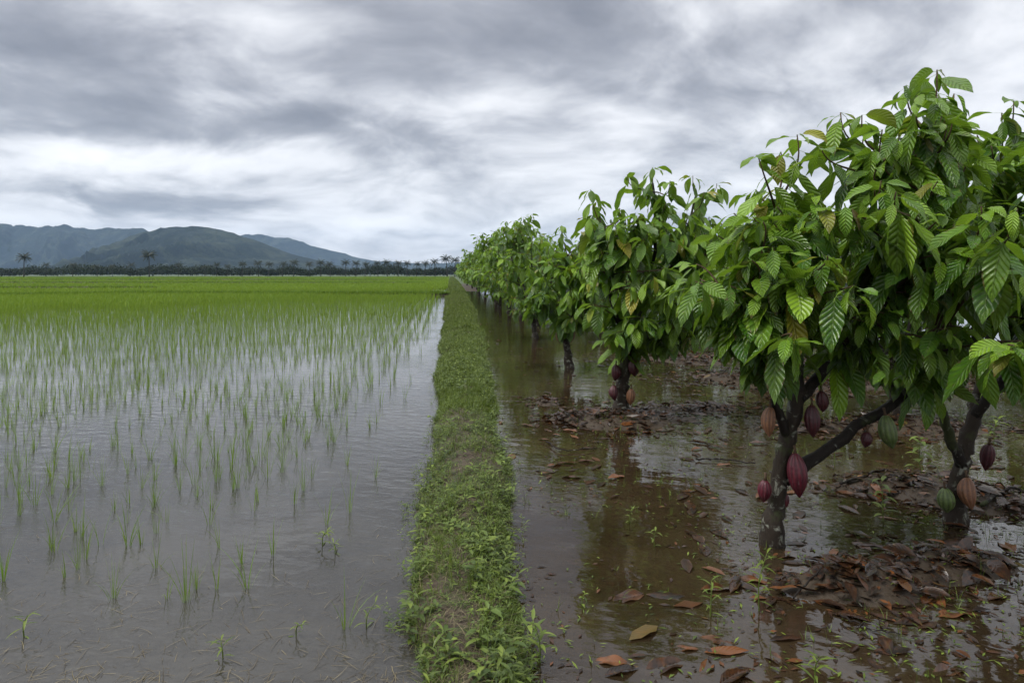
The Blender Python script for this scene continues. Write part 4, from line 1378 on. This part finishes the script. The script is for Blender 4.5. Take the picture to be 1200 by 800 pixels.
# floating green scraps and thin shoots that stand in the orchard water
fa = Acc()
pts = np.array([anywhere() for _ in range(4200)])
k = pts[:, 0] > bund_edges(pts[:, 1])[1]
pts = pts[k]
n = len(pts)
z = np.maximum(bed_h(pts[:, 0], pts[:, 1]), 0.0) + 0.004
dd = np.hypot(pts[:, 0], pts[:, 1])
V, Fc, U, ix = sheets(np.column_stack([pts, z]), rg.uniform(0, 6.28, n), rg.uniform(0, 0.5, n), rg.uniform(0, 0.6, n), rg.uniform(0.015, 0.05, n), rg.uniform(0.004, 0.014, n), kind='lance', nu=1, nv=2)
fa.add(V, Fc, U, np.stack([rg.uniform(0, 1, n), rg.uniform(0, 1, n) ** 3, rg.uniform(0, 1, n)], 1)[ix])
s = rg.choice(n, 1100, replace=False)
s = s[(dd[s] > 4.6) | (rg.uniform(0, 1, len(s)) < 0.35)]
fa.add(*tuft(rg, np.column_stack([pts[s], z[s] - 0.01]), rg.uniform(0.03, 0.12, len(s)), 3, np.clip(dd[s] * 0.0006, 0.003, 0.02), nv=3, spread=0.35, young=0.3))
tag(obj('water_weeds', fa.mesh('water_weeds', M['weed'])), 'thin green shoots and scraps scattered over the orchard water', 'weeds', kind='stuff')


def sprig_mesh(seed, H, nl, ll, lw):
    q = rng_(seed)
    acc = Acc()
    pts = resample([(0, 0, -0.05), (q.uniform(-.01, .01), q.uniform(-.01, .01), H * 0.5), (q.uniform(-.04, .04), q.uniform(-.04, .04), H)], 8)
    V, Fc = tube(pts, np.linspace(0.0035, 0.0015, 8), 6)
    acc.add(V, Fc, None, np.tile([0.4, 0.3, 0.5], (len(V), 1)))
    tt = np.linspace(0.25, 1, nl)
    b = np.stack([np.interp(tt, np.linspace(0, 1, 8), pts[:, a]) for a in range(3)], 1)
    V, Fc, U, ix = sheets(b, np.arange(nl) * 2.4 + q.uniform(0, 6), q.uniform(0.2, 0.8, nl), q.uniform(0.5, 1.3, nl), ll * q.uniform(0.7, 1.2, nl), lw, fold=0.3, kind='lance', nu=2, nv=5)
    acc.add(V, Fc, U, np.stack([q.uniform(0.2, 1, nl), q.uniform(0, 0.6, nl), q.uniform(0, 1, nl)], 1)[ix])
    return acc.mesh('weed_sprig', M['weed'])


SPR = [('tall narrow-leaved weed standing in the water below the nearest trunk', 890, 715, 0.27, 20, 0.085, 0.012), ('small narrow-leaved weed left of the tall one in the front water', 832, 722, 0.15, 12, 0.075, 0.011),
       ('leafy weed rising in front of the heap between the two near trunks', 1035, 610, 0.26, 14, 0.10, 0.03), ('broad-leaved seedling beside the right-hand near trunk', 1078, 560, 0.30, 14, 0.12, 0.04),
       ('little green sprout beside the dark leaf near the bund', 683, 712, 0.06, 6, 0.03, 0.014), ('low sprig among dead leaves in the middle of the open water', 738, 612, 0.10, 8, 0.06, 0.014),
       ('short sprig beside the orange leaf in the middle water', 768, 640, 0.10, 8, 0.06, 0.013), ('leafy weed at the bottom edge below the nearest trunk', 955, 800, 0.12, 10, 0.09, 0.012),
       ('low sprawling weed alone in the open paddy water', 378, 640, 0.10, 16, 0.07, 0.010), ('thin sprawling weed beside the low one in the paddy water', 392, 648, 0.07, 10, 0.06, 0.008),
       ('grassy weed at the left front corner of the paddy', 30, 745, 0.10, 9, 0.08, 0.008), ('thin weed in the front paddy water near the bund', 430, 735, 0.10, 9, 0.06, 0.008),
       ('small weed floating by the front edge of the paddy', 262, 770, 0.07, 9, 0.06, 0.009), ('little weed in the shallows left of the bund', 348, 745, 0.07, 8, 0.05, 0.008),
       ('leafy herb at the right foot of the bund in front', 632, 775, 0.16, 14, 0.075, 0.018), ('bushy weed at the foot of the heap on the far right', 1165, 520, 0.26, 16, 0.10, 0.03), ('thin weed between the pods and the low limb', 978, 545, 0.22, 12, 0.07, 0.012)]
for q, (lab, px, py, H, nl, ll, lw) in enumerate(SPR):
    g = gp(px, py)
    z = max(float(bed_h(g[0], g[1])), 0.0)
    tag(obj('weed_sprig', sprig_mesh(700 + q, H, nl, ll, lw), None, (g[0], g[1], z)), lab, 'weed', 'single weeds standing in the water')

# fallen sticks
STK = [('long thin stick lying along the heap behind the nearest trunk', [(985, 572), (1040, 560), (1100, 566)], 0.012), ('dark stick floating in the water left of the nearest trunk', [(815, 540), (850, 541), (885, 546)], 0.009),
       ('pale twig lying over the front of the dead leaf heap', [(985, 725), (1015, 740), (1055, 748)], 0.005), ('crooked stick on the heap beside the right-hand trunk', [(1150, 600), (1185, 585), (1230, 590)], 0.014),
       ('thin twig across dead leaves below the nearest trunk', [(930, 705), (965, 690), (1010, 715)], 0.005), ('bent twig floating beside the littered trunk', [(640, 520), (660, 530), (700, 528)], 0.007)]
for lab, pp, rad in STK:
    w_ = np.array([gp(*q) for q in pp])
    w_[:, 2] = np.maximum(bed_h(w_[:, 0], w_[:, 1]), 0) + rad + 0.015
    c0 = w_[len(w_) // 2].copy()
    pts = resample(w_ - c0, 16)
    pts[1:-1] += rng_(len(lab)).normal(0, 0.006, (14, 3))
    V, Fc = tube(pts, np.linspace(rad, rad * 0.5, 16), 8, knob=0.15)
    tag(obj('fallen_stick', mesh('fallen_stick', V, Fc, M['limb_bark']), None, tuple(c0)), lab, 'stick', 'sticks lying in the flooded orchard')
